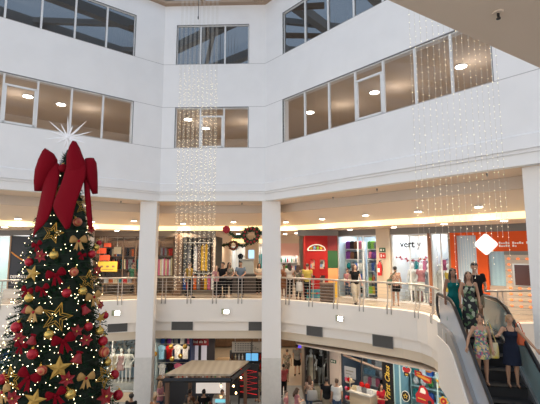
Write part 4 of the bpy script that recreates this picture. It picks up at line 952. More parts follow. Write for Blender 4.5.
# beige ATM wall
at0 = b4; t2 = thing('ticket_panel_wall', 'beige panelled wall with rows of small orange buttons and a dark screen, right of the bank', 'panel', MS @ Vector((at0, -.02, 0)), SA)
m = MB(); m.box(0, b5-at0+1, 0, .1, 0, 2.12); m.obj('panel', mat('beige_panel', (.55, .46, .37), .5), t2)
for k in range(9): m = MB(); m.box(0, b5-at0+1, -.006, 0, .2+k*.22, .21+k*.22); m.obj('joint', GREY, t2)
xs0 = ss(515)-at0
m = MB(); m.box(xs0-.06, xs0+.9, -.05, 0, .98, 1.80); m.obj('screen_frame', STEEL, t2); m = MB(); m.box(xs0, xs0+.85, -.06, -.05, 1.02, 1.76); m.obj('screen', mat('maroon_screen', (.09, .04, .035), .25), t2)
OL = mat('orange_button_glow', (.9, .25, .08), .5, emit=.5)  # orange buttons given a faint glow of their own
for i in range(9):
    for j in range(5):
        x = .14+j*.30; z = 1.98-i*.215
        if 0 < i < 5 and j > 0: continue
        m = MB(); m.ell((x, -.01, z), (.065, .02, .045), 8, 5); m.obj('orange_button', OL, t2, True)
for x, Y, w in ((-1.9, 24.2, 'left in the corridor'), (.9, 24.3, 'before the pink fascia'), (1.5, 23.0, 'left of the red play tower'), (-1.2, 27.6, 'deep in the corridor')):  # downlights added to brighten the dark corridor and pink fascia
    downlight(Vector((x, Y, 3.28)), 'added round downlight in the corridor ceiling, '+w, 'added downlights of the corridor', .11, 120)
# --- garlands and wreaths
LEAF = mat('garland_green', (.02, .07, .03), .8, noise=.4, nscale=20); WR = mat('wreath_red', (.42, .015, .03), .6)
def wreath(label, c, r, pts, flower=None):
    t = thing('wreath_garland', label, 'garland', c); rn = random.Random(int(r*100))
    m = MB()
    for k in range(230):
        a = rn.uniform(0, 2*PI); b_ = rn.uniform(0, 2*PI); rr = r+.3*r*math.cos(b_); p = Vector((rr*math.cos(a), .3*r*math.sin(b_), rr*math.sin(a)))
        q = p+Vector((rn.uniform(-1, 1), rn.uniform(-1, 1), rn.uniform(-1, 1)))*r*.35; s_ = Vector((rn.uniform(-1, 1), 0, rn.uniform(-1, 1)))*r*.2; m.add([p-s_, p+s_, q], [(0, 1, 2)])
    m.tube([Vector((r*math.cos(2*PI*k/20), 0, r*math.sin(2*PI*k/20))) for k in range(21)], r*.25, 6); m.obj('wreath_foliage', LEAF, t)
    for k in range(12): a = 2*PI*k/12; m = MB(); m.ell((r*math.cos(a), -.28*r, r*math.sin(a)), r*.17, 8, 6); m.obj('berry', WR, t, True)
    for P_ in pts:
        m = MB(); P_ = smoothpath(P_, 5)
        m.tube(P_, .035, 5)
        for p in P_:
            for k in range(8): d = Vector((rn.uniform(-1, 1), rn.uniform(-1, 1), rn.uniform(-1, 1))).normalized()*.17; s_ = Vector((d.z, 0, -d.x))*.25; m.add([p-s_, p+s_, p+d], [(0, 1, 2)])
        m.obj('garland', LEAF, t)
    if flower:
        m = MB()
        for k in range(7): a = k*2*PI/7; m.ell(flower+Vector((.11*math.cos(a), -.04, .11*math.sin(a))), (.085, .05, .085), 8, 6)
        m.ell(flower, (.07, .07, .07)); m.obj('red_flower', WR, t, True)
    m = MB(); m.tube([(0, 0, r), (0, 0, 3.5-c.z if c.z < 3.3 else .4)], .004, 4); m.obj('hanging_wire', WIRE, t)
    return t
c1 = at(251, 235.5, 19.6); g = lambda x, y, Y, c: at(x, y, Y)-c
wreath('large red and green wreath on a garland left of the middle column', c1, .33, [[g(228, 231, 19.6, c1), g(234, 236, 19.6, c1), g(241, 236.5, 19.6, c1), g(246, 232, 19.6, c1)], [g(257, 229, 19.6, c1), g(261, 234, 19.6, c1)]], g(226.5, 229.5, 19.6, c1))
c2 = at(233.5, 245.5, 23.5); wreath('smaller red wreath on a garland further back in the corridor', c2, .22, [[g(218, 243, 23.5, c2), g(223, 245.5, 23.5, c2), g(229, 244, 23.5, c2)], [g(238, 244, 23.5, c2), g(243, 246, 23.5, c2), g(249, 242, 23.5, c2)]])
# ================================================================== people
SK = {'light': mat('skin_light', (.62, .38, .27), .55), 'tan': mat('skin_tan', (.42, .23, .14), .55), 'brown': mat('skin_brown', (.26, .13, .08), .55)}
HC = {'black': mat('hair_black', (.015, .012, .012), .5), 'brown': mat('hair_brown', (.07, .035, .02), .5), 'fair': mat('hair_fair', (.30, .17, .08), .5), 'grey': mat('hair_grey', (.3, .28, .27), .6)}
EYE = mat('eye_dark', (.02, .015, .012), .3); LIP = mat('lip', (.40, .12, .10), .5)
def cloth(n, c, **k): return mat('cloth_'+n, tuple(v*.8 for v in c), .9, noise=.2, nscale=5, spec=.15, **k)
def melt(mb, name, mats, parent, vox, extra=None, sm=4):
    o = mb.obj(name, mats if isinstance(mats, list) else [mats])
    r = o.modifiers.new('r', 'REMESH'); r.mode = 'VOXEL'; r.voxel_size = vox
    s = o.modifiers.new('s', 'SMOOTH'); s.factor = .5; s.iterations = sm
    dg = bpy.context.evaluated_depsgraph_get(); me = bpy.data.meshes.new_from_object(o.evaluated_get(dg)); bpy.data.objects.remove(o)
    if extra:
        bm = bmesh.new(); bm.from_mesh(me)
        e = extra.obj('tmp', mats); bm.from_mesh(e.data); bpy.data.objects.remove(e); bm.to_mesh(me); bm.free()
    me.polygons.foreach_set('use_smooth', [True]*len(me.polygons)); me.name = name
    if not me.materials: me.materials.append(mats if not isinstance(mats, list) else mats[0])
    o = bpy.data.objects.new(name, me); COL.objects.link(o); o.parent = parent; return o
POSES = {
 'stand': {},
 'walk': dict(kL=(-.09, -.16, .50), aL=(-.09, -.22, .09), kR=(.09, .02, .49), aR=(.09, .26, .14), eL=(-.24, .10, 1.12), wL=(-.24, .08, .88), eR=(.24, -.06, 1.12), wR=(.23, -.20, .93)),
 'lean': dict(eL=(-.24, -.10, 1.13), wL=(-.14, -.32, 1.07), eR=(.24, -.10, 1.13), wR=(.14, -.32, 1.07)),
 'phone': dict(eL=(-.23, -.02, 1.13), wL=(-.09, -.25, 1.14), eR=(.23, -.02, 1.13), wR=(.09, -.24, 1.13)),
 'railL': dict(eL=(-.30, -.02, 1.14), wL=(-.37, -.10, .93)),
 'railR': dict(eR=(.35, -.08, 1.15), wR=(.46, -.28, .98), eL=(-.29, -.10, 1.24), wL=(-.38, -.30, 1.26)),
 'hip': dict(eR=(.30, .06, 1.16), wR=(.19, -.06, 1.02)),
 'bagarm': dict(eR=(.25, .0, 1.12), wR=(.17, -.20, 1.08)),
 'sit': dict(drop=-.40, kL=(-.11, -.42, .50), aL=(-.11, -.40, .09), kR=(.11, -.42, .50), aR=(.11, -.40, .09), eL=(-.24, -.10, .75), wL=(-.14, -.34, .78), eR=(.24, -.10, .75), wR=(.14, -.34, .78)),
}
def person(label, p, rot, h, pose='stand', skin='tan', hair=('short', 'black'), clothes=(), fem=False, near=False, mann=False, turn=0, tilt=0, group=None, shoes=None):
    t = thing('mannequin' if mann else 'person', label, 'mannequin' if mann else 'person', p, rot, group)
    k = h/1.72; SC = Matrix.Scale(k, 4); PO = POSES[pose]; dz = PO.get('drop', 0)
    J = dict(eL=(-.235, .02, 1.11), wL=(-.245, -.05, .87), eR=(.235, .02, 1.11), wR=(.245, -.05, .87), kL=(-.095, -.01, .49), aL=(-.10, .02, .085), kR=(.095, -.01, .49), aR=(.10, .02, .085))
    if dz and 'eL' not in PO: pass
    J.update({a: b for a, b in PO.items() if a != 'drop'})
    J = {a: Vector(b) for a, b in J.items()}
    sw = .165 if fem else .185; hw = .165 if fem else .155; wa = .118 if fem else .138; ch = .150 if fem else .170
    SHL = Vector((-sw, 0, 1.385+dz)); SHR = Vector((sw, 0, 1.385+dz)); HL = Vector((-.085, 0, .90+dz)); HR_ = Vector((.085, 0, .90+dz))
    vox = .013 if near else .02
    m = MB(SC)
    tor = [(.84, hw*.75, .09), (.90, hw*.97, .112), (.96, hw, .115), (1.06, wa, .092), (1.13, wa*1.03, .093), (1.24, ch*.98, .108 if not fem else .115), (1.33, ch*1.02, .10), (1.40, sw*.80, .078), (1.435, .075, .06), (1.46, .052, .052), (1.52, .05, .052)]
    m.loft([(0, .0, z+dz, rx, ry) for z, rx, ry in tor], 20)
    if fem: m.ell((-.065, -.085, 1.255+dz), (.058, .05, .055)); m.ell((.065, -.085, 1.255+dz), (.058, .05, .055))
    hd = Matrix.Translation((0, -.015, 1.60+dz)) @ Matrix.Rotation(turn, 4, 'Z') @ Matrix.Rotation(tilt, 4, 'X')
    HM = SC @ hd
    m.M = HM; m.ell((0, .01, .02), (.076, .095, .10), 16, 12); m.ell((0, -.03, -.045), (.055, .058, .065), 12, 9); m.tube([(0, -.085, .015), (0, -.108, -.018), (0, -.09, -.03)], [.010, .016, .010], 8)
    for s_ in (-1, 1): m.ell((s_*.078, .012, -.005), (.012, .02, .03))
    m.M = SC
    for S_, E, W_ in ((SHL, J['eL'], J['wL']), (SHR, J['eR'], J['wR'])):
        m.ell(S_, (.056, .056, .055)); m.tube([S_, S_.lerp(E, .45), E, E.lerp(W_, .35), W_], [.050, .046, .037, .038, .024], 10); m.ell(E, .037)
    for H_, K_, A_ in ((HL, J['kL'], J['aL']), (HR_, J['kR'], J['aR'])):
        m.tube([H_, H_.lerp(K_, .4), K_, K_.lerp(A_, .3)+Vector((0, .015, 0)), A_.lerp(K_, .2), A_], [.092, .080, .054, .056, .036, .036], 12); m.ell(K_, .053)
        m.tube([A_+Vector((0, .035, -.04)), A_+Vector((0, -.05, -.045)), A_+Vector((0, -.14, -.058)), A_+Vector((0, -.19, -.062))], [.036, .038, .030, .018], 10, flat=.8); m.ell(A_, .038)
    fx = MB(SC)
    for sg, E, W_ in ((-1, J['eL'], J['wL']), (1, J['eR'], J['wR'])):
        d = (W_-E).normalized(); up = Vector((0, -1, 0)) if abs(d.y) < .8 else Vector((0, 0, 1)); wd = d.cross(up).normalized(); up = wd.cross(d).normalized()
        pc = W_+d*.045; m.tube([W_, pc, W_+d*.085], [.024, .034, .034], 10, flat=.8)
        for i, (o_, L) in enumerate(((-.026, .068), (-.009, .078), (.009, .073), (.026, .058))):
            a = W_+d*.075+wd*o_; fx.tube([a, a+d*L*.5-up*.004*sg*0, a+d*L*.85+(Vector((0, 0, -1)) if abs(d.y) > .5 else Vector((0, -1, 0)))*.02], [.0095, .009, .007], 6)
        a = W_+d*.03+wd*(-.026); fx.tube([a, a-wd*.028+d*.03, a-wd*.03+d*.058], [.011, .010, .008], 6)
    body = melt(m, 'body', SK[skin] if not mann else MATS['mannequin_white'], t, vox*k, fx, 3)
    V = vox*k*1.05
    # hair
    if hair and not mann:
        st, hc = hair; m = MB(HM)
        m.ell((0, .036, .040), (.088, .090, .095), 16, 12)
        if st == 'short': m.ell((0, -.04, .095), (.065, .05, .035))
        if st in ('long', 'pony', 'bun'): m.ell((-.05, -.03, .08), (.035, .04, .034)); m.ell((.05, -.03, .08), (.035, .04, .034))
        if st == 'long': m.tube([(0, .06, .03), (0, .085, -.10), (0, .10, -.22), (0, .09, -.33)], [.085, .10, .10, .05], 12, flat=.62); m.tube([(-.075, .0, .03), (-.085, .0, -.10), (-.08, -.03, -.22)], [.03, .035, .02], 8); m.tube([(.075, .0, .03), (.085, .0, -.10), (.08, -.03, -.22)], [.03, .035, .02], 8)
        if st == 'bun': m.ell((0, .13, .07), .05)
        if st == 'pony': m.tube([(0, .11, .05), (0, .16, -.02), (0, .14, -.18)], [.03, .045, .02], 8)
        if st == 'curly':
            rn = random.Random(4)
            for q in range(26): a = rn.uniform(0, 2*PI); b_ = rn.uniform(-.2, 1.4); m.ell((.085*math.cos(a)*math.cos(b_), .03+.09*math.sin(a)*math.cos(b_), .04+.095*math.sin(b_)), .035)
        melt(m, 'hair', HC[hc], t, V*.9, None, 2)
    if not mann:
        for s_ in (-1, 1): m = MB(HM); m.ell((s_*.030, -.081, .006), (.013, .008, .007)); m.obj('eye', EYE, t, True)
        m = MB(HM); m.ell((0, -.087, -.062), (.022, .007, .007)); m.obj('mouth', LIP, t, True)
    I = .016 if near else .02
    for c in clothes:
        ty, mm = c[0], c[1]; op = c[2] if len(c) > 2 else {}
        m = MB(SC)
        if ty in ('shirt', 'top', 'dress'):
            hem = op.get('hem', .86 if ty != 'dress' else .55); up_ = 1.415 if ty == 'shirt' else op.get('neck', 1.34)
            T_ = [(z+dz, rx+I, ry+I) for z, rx, ry in tor if .94 < z < up_]
            if ty == 'dress':
                fl = op.get('flare', 1.25); secs = [(hem+dz, (hw+I)*fl, (.115+I)*fl*1.05), ((hem+.9)/2+dz, (hw+I)*(1+fl)/2, (.13)*(1+fl)/2), (.92+dz, hw+I, .13)]+T_
                if dz: secs = secs[2:]
            else: secs = [(hem+dz, hw+I+.006, .135), (.90+dz, hw+I+.004, .134)]+[((z if z > 1.0+dz else z), rx+(.012 if ty == 'shirt' else 0), ry+.004) for z, rx, ry in T_]
            secs.append((up_+dz, (ch+I)*.92 if ty != 'shirt' else .085, .11 if ty != 'shirt' else .068))
            m.loft([(0, 0, z, rx, ry) for z, rx, ry in secs], 20)
            if fem: m.ell((-.065, -.09, 1.255+dz), (.07, .06, .065)); m.ell((.065, -.09, 1.255+dz), (.07, .06, .065))
            if ty == 'shirt':
                f = op.get('sleeve', .55)
                for S_, E, W_ in ((SHL, J['eL'], J['wL']), (SHR, J['eR'], J['wR'])):
                    m.ell(S_, .072)
                    if f <= 1: m.tube([S_*.9+Vector((0, 0, S_.z*.1)), S_, S_.lerp(E, f)], [.07, .068, .062], 10)
                    else: m.tube([S_*.9+Vector((0, 0, S_.z*.1)), S_, E, E.lerp(W_, f-1)], [.07, .066, .054, .045], 10); m.ell(E, .054)
            else:
                for s_ in (-1, 1): m.tube([(s_*.075, -.10, 1.31+dz), (s_*.09, -.085, 1.37+dz), (s_*.095, -.01, 1.43+dz), (s_*.085, .08, 1.37+dz), (s_*.07, .10, 1.30+dz)], .016 if near else .02, 6)
            if ty == 'dress' and dz: 
                for H_, K_ in ((HL, J['kL']), (HR_, J['kR'])): m.tube([H_, K_*.8+H_*.2], [.115, .09], 12)
        elif ty in ('pants', 'shorts'):
            m.loft([(0, 0, z+dz, rx+I, ry+I) for z, rx, ry in tor if z < 1.05]+[(0, 0, 1.04+dz, wa+I+.01, .105)], 20)
            for H_, K_, A_ in ((HL, J['kL'], J['aL']), (HR_, J['kR'], J['aR'])):
                wd = op.get('wide', 0)
                if ty == 'shorts': f = op.get('len', .75); m.tube([H_, H_.lerp(K_, .5*f/.75), H_.lerp(K_, f)], [.112, .104+wd, .096+wd], 12)
                else: m.tube([H_, H_.lerp(K_, .5), K_, K_.lerp(A_, .5), K_.lerp(A_, .93)], [.112, .098+wd, .074+wd, .070+wd, .060+wd], 12); m.ell(K_, .073+wd)
        elif ty == 'skirt':
            hem = op.get('hem', .55); fl = op.get('flare', 1.2)
            m.loft([(0, 0, hem+dz, (hw+I)*fl, .14*fl), (0, 0, .92+dz, hw+I, .135), (0, 0, 1.05+dz, wa+I, .11)], 20)
        nm = {'top': 'tank_top'}.get(ty, ty); melt(m, nm, mm, t, V, None, 3)
    for A_ in (J['aL'], J['aR']):
        if shoes is None and not mann:
            m = MB(SC); m.tube([A_+Vector((0, .05, -.066)), A_+Vector((0, -.19, -.072))], [.036, .034], 10, flat=.33); m.obj('sandal_sole', MATS['cloth_sandal'], t, True)
        elif not mann:
            m = MB(SC); m.tube([A_+Vector((0, .05, -.04)), A_+Vector((0, -.05, -.042)), A_+Vector((0, -.15, -.056)), A_+Vector((0, -.205, -.062))], [.044, .046, .040, .02], 10, flat=.85); m.obj('shoe', shoes, t, True)
    return t
cloth('sandal', (.10, .06, .04)); mat('mannequin_white', (.80, .79, .78), .4)
BLK = cloth('black', (.016, .016, .018)); NAVY = cloth('navy', (.015, .020, .040), col2=(.022, .03, .055)) if False else cloth('navy', (.016, .021, .040)); WHT = cloth('white', (.74, .73, .70)); CRM = cloth('cream', (.62, .54, .42)); GRY = cloth('grey', (.34, .33, .32)); TEL = cloth('teal', (.01, .17, .16)); YEL = cloth('yellow', (.75, .55, .12)); REDC = cloth('red', (.50, .02, .04)); BLU = cloth('blue_grey', (.20, .26, .33)); DEN = cloth('denim', (.06, .10, .18)); PNK = cloth('pink', (.60, .25, .27)); KHA = cloth('khaki', (.32, .26, .18)); WSH = cloth('white_shoe', (.7, .7, .68))
FLO1 = floral('bright_floral', [(.10, .22, .16), (.45, .10, .16), (.62, .45, .18), (.10, .14, .24), (.45, .36, .30), (.20, .32, .14)], 24)
FLO2 = floral('dark_floral', [(.015, .015, .018), (.02, .02, .02), (.015, .015, .018), (.35, .38, .28), (.015, .015, .018), (.10, .18, .08)], 13)
FLO3 = floral('tan_pattern', [(.40, .25, .18), (.55, .40, .30), (.20, .10, .08), (.45, .28, .20)], 26)
FLO4 = floral('small_floral', [(.10, .08, .07), (.35, .22, .16), (.16, .18, .10), (.30, .26, .22)], 20)
def bag(label, c, size, m_, strap, rz=0, nm='handbag'):
    t = thing(nm, label, 'bag', c, rz); w, d, h = size
    m = MB(); m.loft([(0, 0, 0, w*.46, d*.5), (0, 0, .02, w*.5, d*.55), (0, 0, h*.6, w*.48, d*.5), (0, 0, h*.95, w*.42, d*.25), (0, 0, h, w*.40, d*.12)], 16); m.obj('pouch', m_, t, True)
    m = MB(); m.tube(smoothpath([Vector(s) for s in strap], 4), .011, 6); m.obj('strap', m_, t, True)
    return t
# --- on the escalator
def escp(lx, ly): return esc(lx, ly)
ER = -.197
pA = escp(-.36, -1.95); person('woman in a short bright floral dress, holding the left escalator handrail', pA, ER+.05, 1.56, 'railL', 'tan', ('bun', 'brown'), [('dress', FLO1, dict(hem=.64, flare=1.12))], True, True, turn=-.3, tilt=.25)
bag('white and yellow shoulder bag between the two women on the escalator', pA+Vector((.30, .02, .58)), (.22, .10, .34), mat('bag_pale', (.62, .56, .40), .6, col2=(.60, .45, .05), nscale=5), [(-.06, 0, .33), (-.10, 0, .55), (-.12, .02, .78), (-.06, .04, .80), (0, .02, .55), (.06, 0, .33)], ER)
pB = escp(.27, -1.95); person('woman in a dark navy sleeveless dress, holding the right escalator handrail', pB, ER-.05, 1.56, 'railR', 'tan', ('pony', 'fair'), [('dress', NAVY, dict(hem=.52, flare=1.22))], True, True, turn=.1, tilt=.55)
bag('orange bag behind the woman in navy on the escalator', pB+Vector((.30, .10, .88)), (.20, .12, .28), mat('bag_orange', (.62, .12, .04), .6), [(-.06, 0, .27), (-.10, -.03, .45), (-.03, -.03, .50), (.05, 0, .27)], ER)
person('woman in a long black dress with pale flowers at the escalator top', Vector((5.40, 11.2, .012)), ER, 1.70, 'stand', 'tan', ('long', 'brown'), [('dress', FLO2, dict(hem=.20, flare=1.30))], True, True, turn=-.1)
person('woman in a teal dress, left of the three at the escalator top', Vector((5.22, 11.75, .012)), ER+.1, 1.76, 'stand', 'brown', ('long', 'black'), [('dress', TEL, dict(hem=.30, flare=1.15)), ], True, True)
person('tall man in a black t-shirt behind the woman in black flowers', Vector((5.90, 11.85, .012)), ER, 1.92, 'bagarm', 'tan', ('short', 'black'), [('shirt', BLK), ('shorts', KHA)], False, True, turn=-.25, tilt=.25, shoes=BLK)
# --- on the gallery
def gp(px, Y): return Vector((atx(px, Y, 285), Y, .001))
person('woman in a black top and cream trousers passing the toy shop', gp(355, 17.7), .15, 1.68, 'walk', 'light', ('long', 'brown'), [('pants', CRM, dict(wide=.03)), ('shirt', BLK, dict(sleeve=.3))], True, turn=.3, shoes=BLK)
pW = gp(395.5, 17.2); person('woman seen from behind in a tan patterned top and black shorts', pW, PI-.1, 1.62, 'stand', 'tan', ('bun', 'black'), [('shorts', BLK, dict(len=.7, wide=.02)), ('shirt', FLO3, dict(sleeve=.3))], True)
bag('green crossbody bag worn by the woman in black shorts', pW+Vector((-.27, -.10, .85)), (.26, .10, .24), cloth('green', (.10, .16, .12)), [(-.05, 0, .23), (.10, -.08, .45), (.30, -.06, .60), (.12, -.02, .40), (.06, 0, .23)], 0)
person('man in a yellow shirt beside the red play tower', gp(307.5, 19.2), PI-.3, 1.66, 'phone', 'light', ('short', 'brown'), [('pants', BLK), ('shirt', YEL)], turn=.3, tilt=.3, shoes=BLK)
pV = gp(298.5, 19.5); person('dark haired woman with a white carrier bag left of the man in yellow', pV, PI-.5, 1.60, 'stand', 'tan', ('long', 'brown'), [('pants', BLK), ('shirt', FLO4)], True)
bag('white carrier bag held behind the railing, left of the man in yellow', pV+Vector((.02, -.28, .40)), (.32, .12, .42), WHT, [(-.06, 0, .41), (-.04, 0, .50), (.04, 0, .50), (.06, 0, .41)], 0, 'carrier_bag')
person('woman in white with dark hair, right beside the middle column', gp(289.5, 20.4), PI+.3, 1.66, 'phone', 'tan', ('long', 'black'), [('pants', BLK), ('shirt', WHT)], True)
person('person in a brown dress next to the middle column, before the pink shop', gp(284, 20.8), .4, 1.6, 'stand', 'brown', ('short', 'black'), [('dress', cloth('rust', (.36, .16, .08)), dict(hem=.4))], True)
person('fair haired girl leaning at the railing right of the fairy light block', gp(216.5, 20.3), .1, 1.52, 'lean', 'light', ('long', 'fair'), [('pants', BLK), ('shirt', PNK)], True)
person('man in a black shirt leaning at the railing, second from the fairy lights', gp(222.5, 20.2), -.2, 1.70, 'lean', 'tan', ('short', 'black'), [('pants', BLK), ('shirt', BLK)], shoes=BLK, turn=-.4)
person('person in a dark patterned top leaning at the railing beside the man in black', gp(229, 20.5), .2, 1.68, 'lean', 'tan', ('long', 'black'), [('pants', BLK), ('shirt', FLO4)], True, turn=.4)
person('man in a blue grey shirt at the railing, left of the counter', gp(240.5, 20.3), 0, 1.74, 'lean', 'tan', ('short', 'black'), [('pants', BLK), ('shirt', BLU, dict(sleeve=.6))], shoes=BLK)
person('shop assistant behind the dark counter left of the middle column', gp(259, 21.6), .2, 1.6, 'phone', 'tan', ('long', 'black'), [('pants', BLK), ('shirt', CRM)], True)
person('person in dark trousers walking behind the fairy light block', gp(189, 20.2), 1.2, 1.68, 'walk', 'tan', ('short', 'black'), [('pants', BLK), ('shirt', cloth('mustard', (.5, .3, .05)))], shoes=BLK)
person('child in a pink top behind the left pane of the toy shop', MS @ Vector((ss(344)+.05, .22, .012)), .3, 1.35, 'stand', 'light', ('short', 'brown'), [('pants', DEN), ('shirt', PNK)])
person('dark haired person browsing behind the right pane of the toy shop', MS @ Vector((ss(374.5), .3, .012)), 2.5, 1.55, 'stand', 'tan', ('long', 'black'), [('pants', DEN), ('shirt', BLU)], True)
person('shopper in dark trousers inside the clothes shop beside the left column', Vector((atx(133, 21.6), 21.6, .012)), 1.0, 1.6, 'walk', 'brown', ('curly', 'black'), [('pants', BLK), ('shirt', cloth('forest', (.04, .14, .08)))])
# mannequins of the white shop
for px, cl, w, M_ in ((408, [('dress', WHT, dict(hem=.5))], 'white dress, first in the white shop window', None), (417, [('shirt', PNK), ('skirt', WHT, dict(hem=.6))], 'pink top, second in the white shop window', None), (424.5, [('dress', cloth('slate', (.25, .28, .33)), dict(hem=.45))], 'slate dress, beside the wooden post', None), (436, [('dress', WHT, dict(hem=.15))], 'long white dress, right of the wooden post', None), (444.5, [('top', YEL, dict(hem=.75)), ('skirt', YEL, dict(hem=.55))], 'yellow outfit left of the orange frame', None)):
    person('shop mannequin in a '+w, MS @ Vector((ss(px), .45, .012)), SA, 1.72, 'hip' if px in (408, 436) else 'stand', clothes=cl, fem=True, mann=True)
# ================================================================== lower floor
ZF = -5.0
def lf(px, Y, py=375): return Vector((atx(px, Y, py), Y, ZF+.001))
BLUEW = mat('cool_shop_wall', (.45, .60, .68), .7)
# mannequin shop (left)
xa, xb = atx(-60, 22, 370), atx(154, 22, 370)
ML2 = frame((xa, 22, ZF), 0); W_ = xb-xa
shop('mannequin_shop', ML2, W_, 2.4, 0, 3.0, BLUEW, True)
glazing('shopfront_glazing', ML2, W_, 0, 3.05, [0, W_*.2, W_*.4, W_*.6, W_*.8, W_], 'glass front of the pale blue lit shop behind the left column, lower floor')
FOL = floral('leafy_backdrop', [(.16, .20, .22), (.05, .07, .07), (.30, .30, .28), (.10, .14, .16), (.22, .12, .08), (.28, .33, .38)], 9)
m = MB(ML2); m.box(W_*.45, W_-.2, 1.2, 1.25, .9, 2.9); tag(m.obj('backdrop_panel', FOL), 'mottled leafy backdrop panel in the mannequin shop window', 'panel')
for px, cl, w in ((128, [('dress', WHT, dict(hem=.75))], 'short white dress, nearest the left column'), (120.5, [('dress', cloth('rose', (.55, .35, .35)), dict(hem=.6))], 'rose dress, half behind the tree'), (113, [('dress', CRM, dict(hem=.6))], 'cream dress, touching the tree edge')):
    person('lower floor mannequin in a '+w, lf(px, 22.45)+Vector((0, 0, .35)), 0, 1.72, 'hip', clothes=cl, fem=True, mann=True)
m = MB(ML2); m.box(W_*.5, W_-.1, .3, .9, 0, .35); tag(m.obj('window_plinth', WHT), 'white plinth under the mannequins of the lower left shop', 'plinth')
for k, (px, c) in enumerate(((1, 'blue'), (5, 'light blue'), (9, 'black'), (-4, 'grey'))):
    row(frame((atx(px, 21.9, 358), 22.3, ZF), 0), 'garment', 'hanging_garment', 'garment', 'clothes', 1, -.2, .2, 0, 1.5, .36, .8, [c], 'lower left picture edge', k, group='garments at the lower left edge')
m = MB(); m.box(-14, atx(188, 21, 380), 20.6, 21.9, ZF-.002, ZF+.012)
struct('floor_strip', m, FLOORM)
# sports shop
xa, xb = atx(154, 22, 360), atx(190, 22, 360); MQ = frame((xa, 22, ZF), 0); WQ = xb-xa
shop('sports_shop', MQ, WQ, 2.2, 0, 3.0, mat('sports_wall', (.03, .05, .14), .7), True)
row(MQ, 'garment', 'football_shirt', 'football shirt', 'shirt', 4, .1, WQ-.1, .3, 1.55, .44, .75, ['light blue', 'red', 'white', 'white'], 'upper row of the sports shop', 50, .05)
row(MQ, 'garment', 'football_shirt', 'football shirt', 'shirt', 5, .05, WQ-.05, .8, 2.2, .32, .6, ['blue', 'purple', 'grey', 'white', 'pink'], 'back row of the sports shop', 51)
row(MQ, 'garment', 'football_shirt', 'football shirt', 'shirt', 4, .1, WQ-.1, .5, .55, .42, .8, ['white', 'black', 'pink', 'blue'], 'lower row of the sports shop', 52)
for z in (2.32, 2.8, 1.37): m = MB(MQ); m.tube([(0, .35 if z < 2.5 else .85, z), (WQ, .35 if z < 2.5 else .85, z)], .012, 6); tag(m.obj('clothes_rail', STEEL), 'steel rail for shirts in the sports shop', 'rail', 'rails of the sports shop')
for x, y, w in ((155, 354, 'beside the left column'), (171, 346.5, 'topmost in the middle'), (172, 359, 'middle, lower'), (185, 346.5, 'right one'), (180.5, 356, 'under the right one')):
    p = at(x, y, 21.8); t = thing('gold_bauble', 'large gold bauble hanging in the sports shop window, '+w, 'bauble', p, 0, 'gold baubles of the sports shop'); m = MB(); m.ell((0, 0, 0), .13, 12, 8); m.obj('ball', GOLD, t, True); m = MB(); m.tube([(0, 0, .12), (0, 0, -1.95-p.z)], .005, 4); m.obj('string', WIRE, t)
# dark door area with red sign
xa, xb = atx(190, 23, 350), atx(214, 23, 350); MR2 = frame((xa, 23, ZF), 0); WR2 = xb-xa
b = MB(MR2); b.box(0, WR2, .3, .4, 0, 3.1); b.box(0, .12, -.3, .4, 0, 3.1); struct('wall_door_recess', b, mat('dark_front', (.04, .035, .04), .5))
t, w_, h_ = board('shop_sign', 'dark red shop sign with small pale lettering above the white doors', 191, 338.5, 208.5, 345.5, 22.6, mat('sign_maroon', (.28, .025, .03), .5))
for j in range(11):
    if j in (4, 8): continue
    m = MB(); m.box(-w_*.36+j*w_*.068, -w_*.36+j*w_*.068+w_*.045, -.008, 0, h_*.35, h_*(.62+.08*(j % 3 == 0))); m.obj('small_letter', WT, t)
DW = mat('lit_door_glow', (.60, .58, .66), .5, emit=.25)  # light of the bright doorways put into the leaves as a glow
for i, (x0, x1) in enumerate(((193, 198), (201, 206.5))):
    p = at(x0, 362, 23.15); q = at(x1, 362, 23.15); t = thing('glass_door', ('left' if i == 0 else 'right')+' white lit door leaf under the dark red sign', 'door', (p.x, 23.15, ZF)); m = MB(); m.box(0, q.x-p.x, 0, .04, 0, 2.75); m.obj('leaf', DW, t); m = MB(); m.tube([(.05, -.05, .9), (.05, -.05, 1.3)], .015, 6); m.obj('handle', STEEL, t)
# back of the lower mall
b = MB(); b.box(-3.8, 6, 33, 33.2, ZF, -1.9); struct('wall_back_shops', b, mat('brown_back', (.30, .20, .14), .8))
MBk = frame((-4.2, 31.5, ZF), 0)
row(MBk, 'garment', 'hanging_garment', 'garment', 'clothes', 12, .2, 6.6, 0, 1.9, .5, .9, ['black', 'red', 'grey', 'brown', 'white', 'maroon', 'black', 'grey', 'cream', 'red', 'blue', 'pink'], 'far back shop of the lower floor', 60)
row(MBk, 'carton', 'carton', 'carton', 'merchandise', 11, .2, 6.6, .1, .9, .5, .7, ['black', 'brown', 'red', 'grey', 'white', 'cream', 'black', 'red', 'blue', 'cream', 'grey'], 'far back shop of the lower floor', 61)
m = MB(MBk); m.box(.1, 6.8, 0, .9, .1, .85); m.box(.1, 6.8, .3, .35, .85, 1.8); tag(m.obj('display_counter', WOODD), 'long dark display counter in the far back shop', 'counter')
m = MB(MBk); m.tube([(.1, .05, 2.82), (6.8, .05, 2.82)], .02, 6); tag(m.obj('clothes_rail', STEEL), 'long steel rail in the far back shop of the lower floor', 'rail')
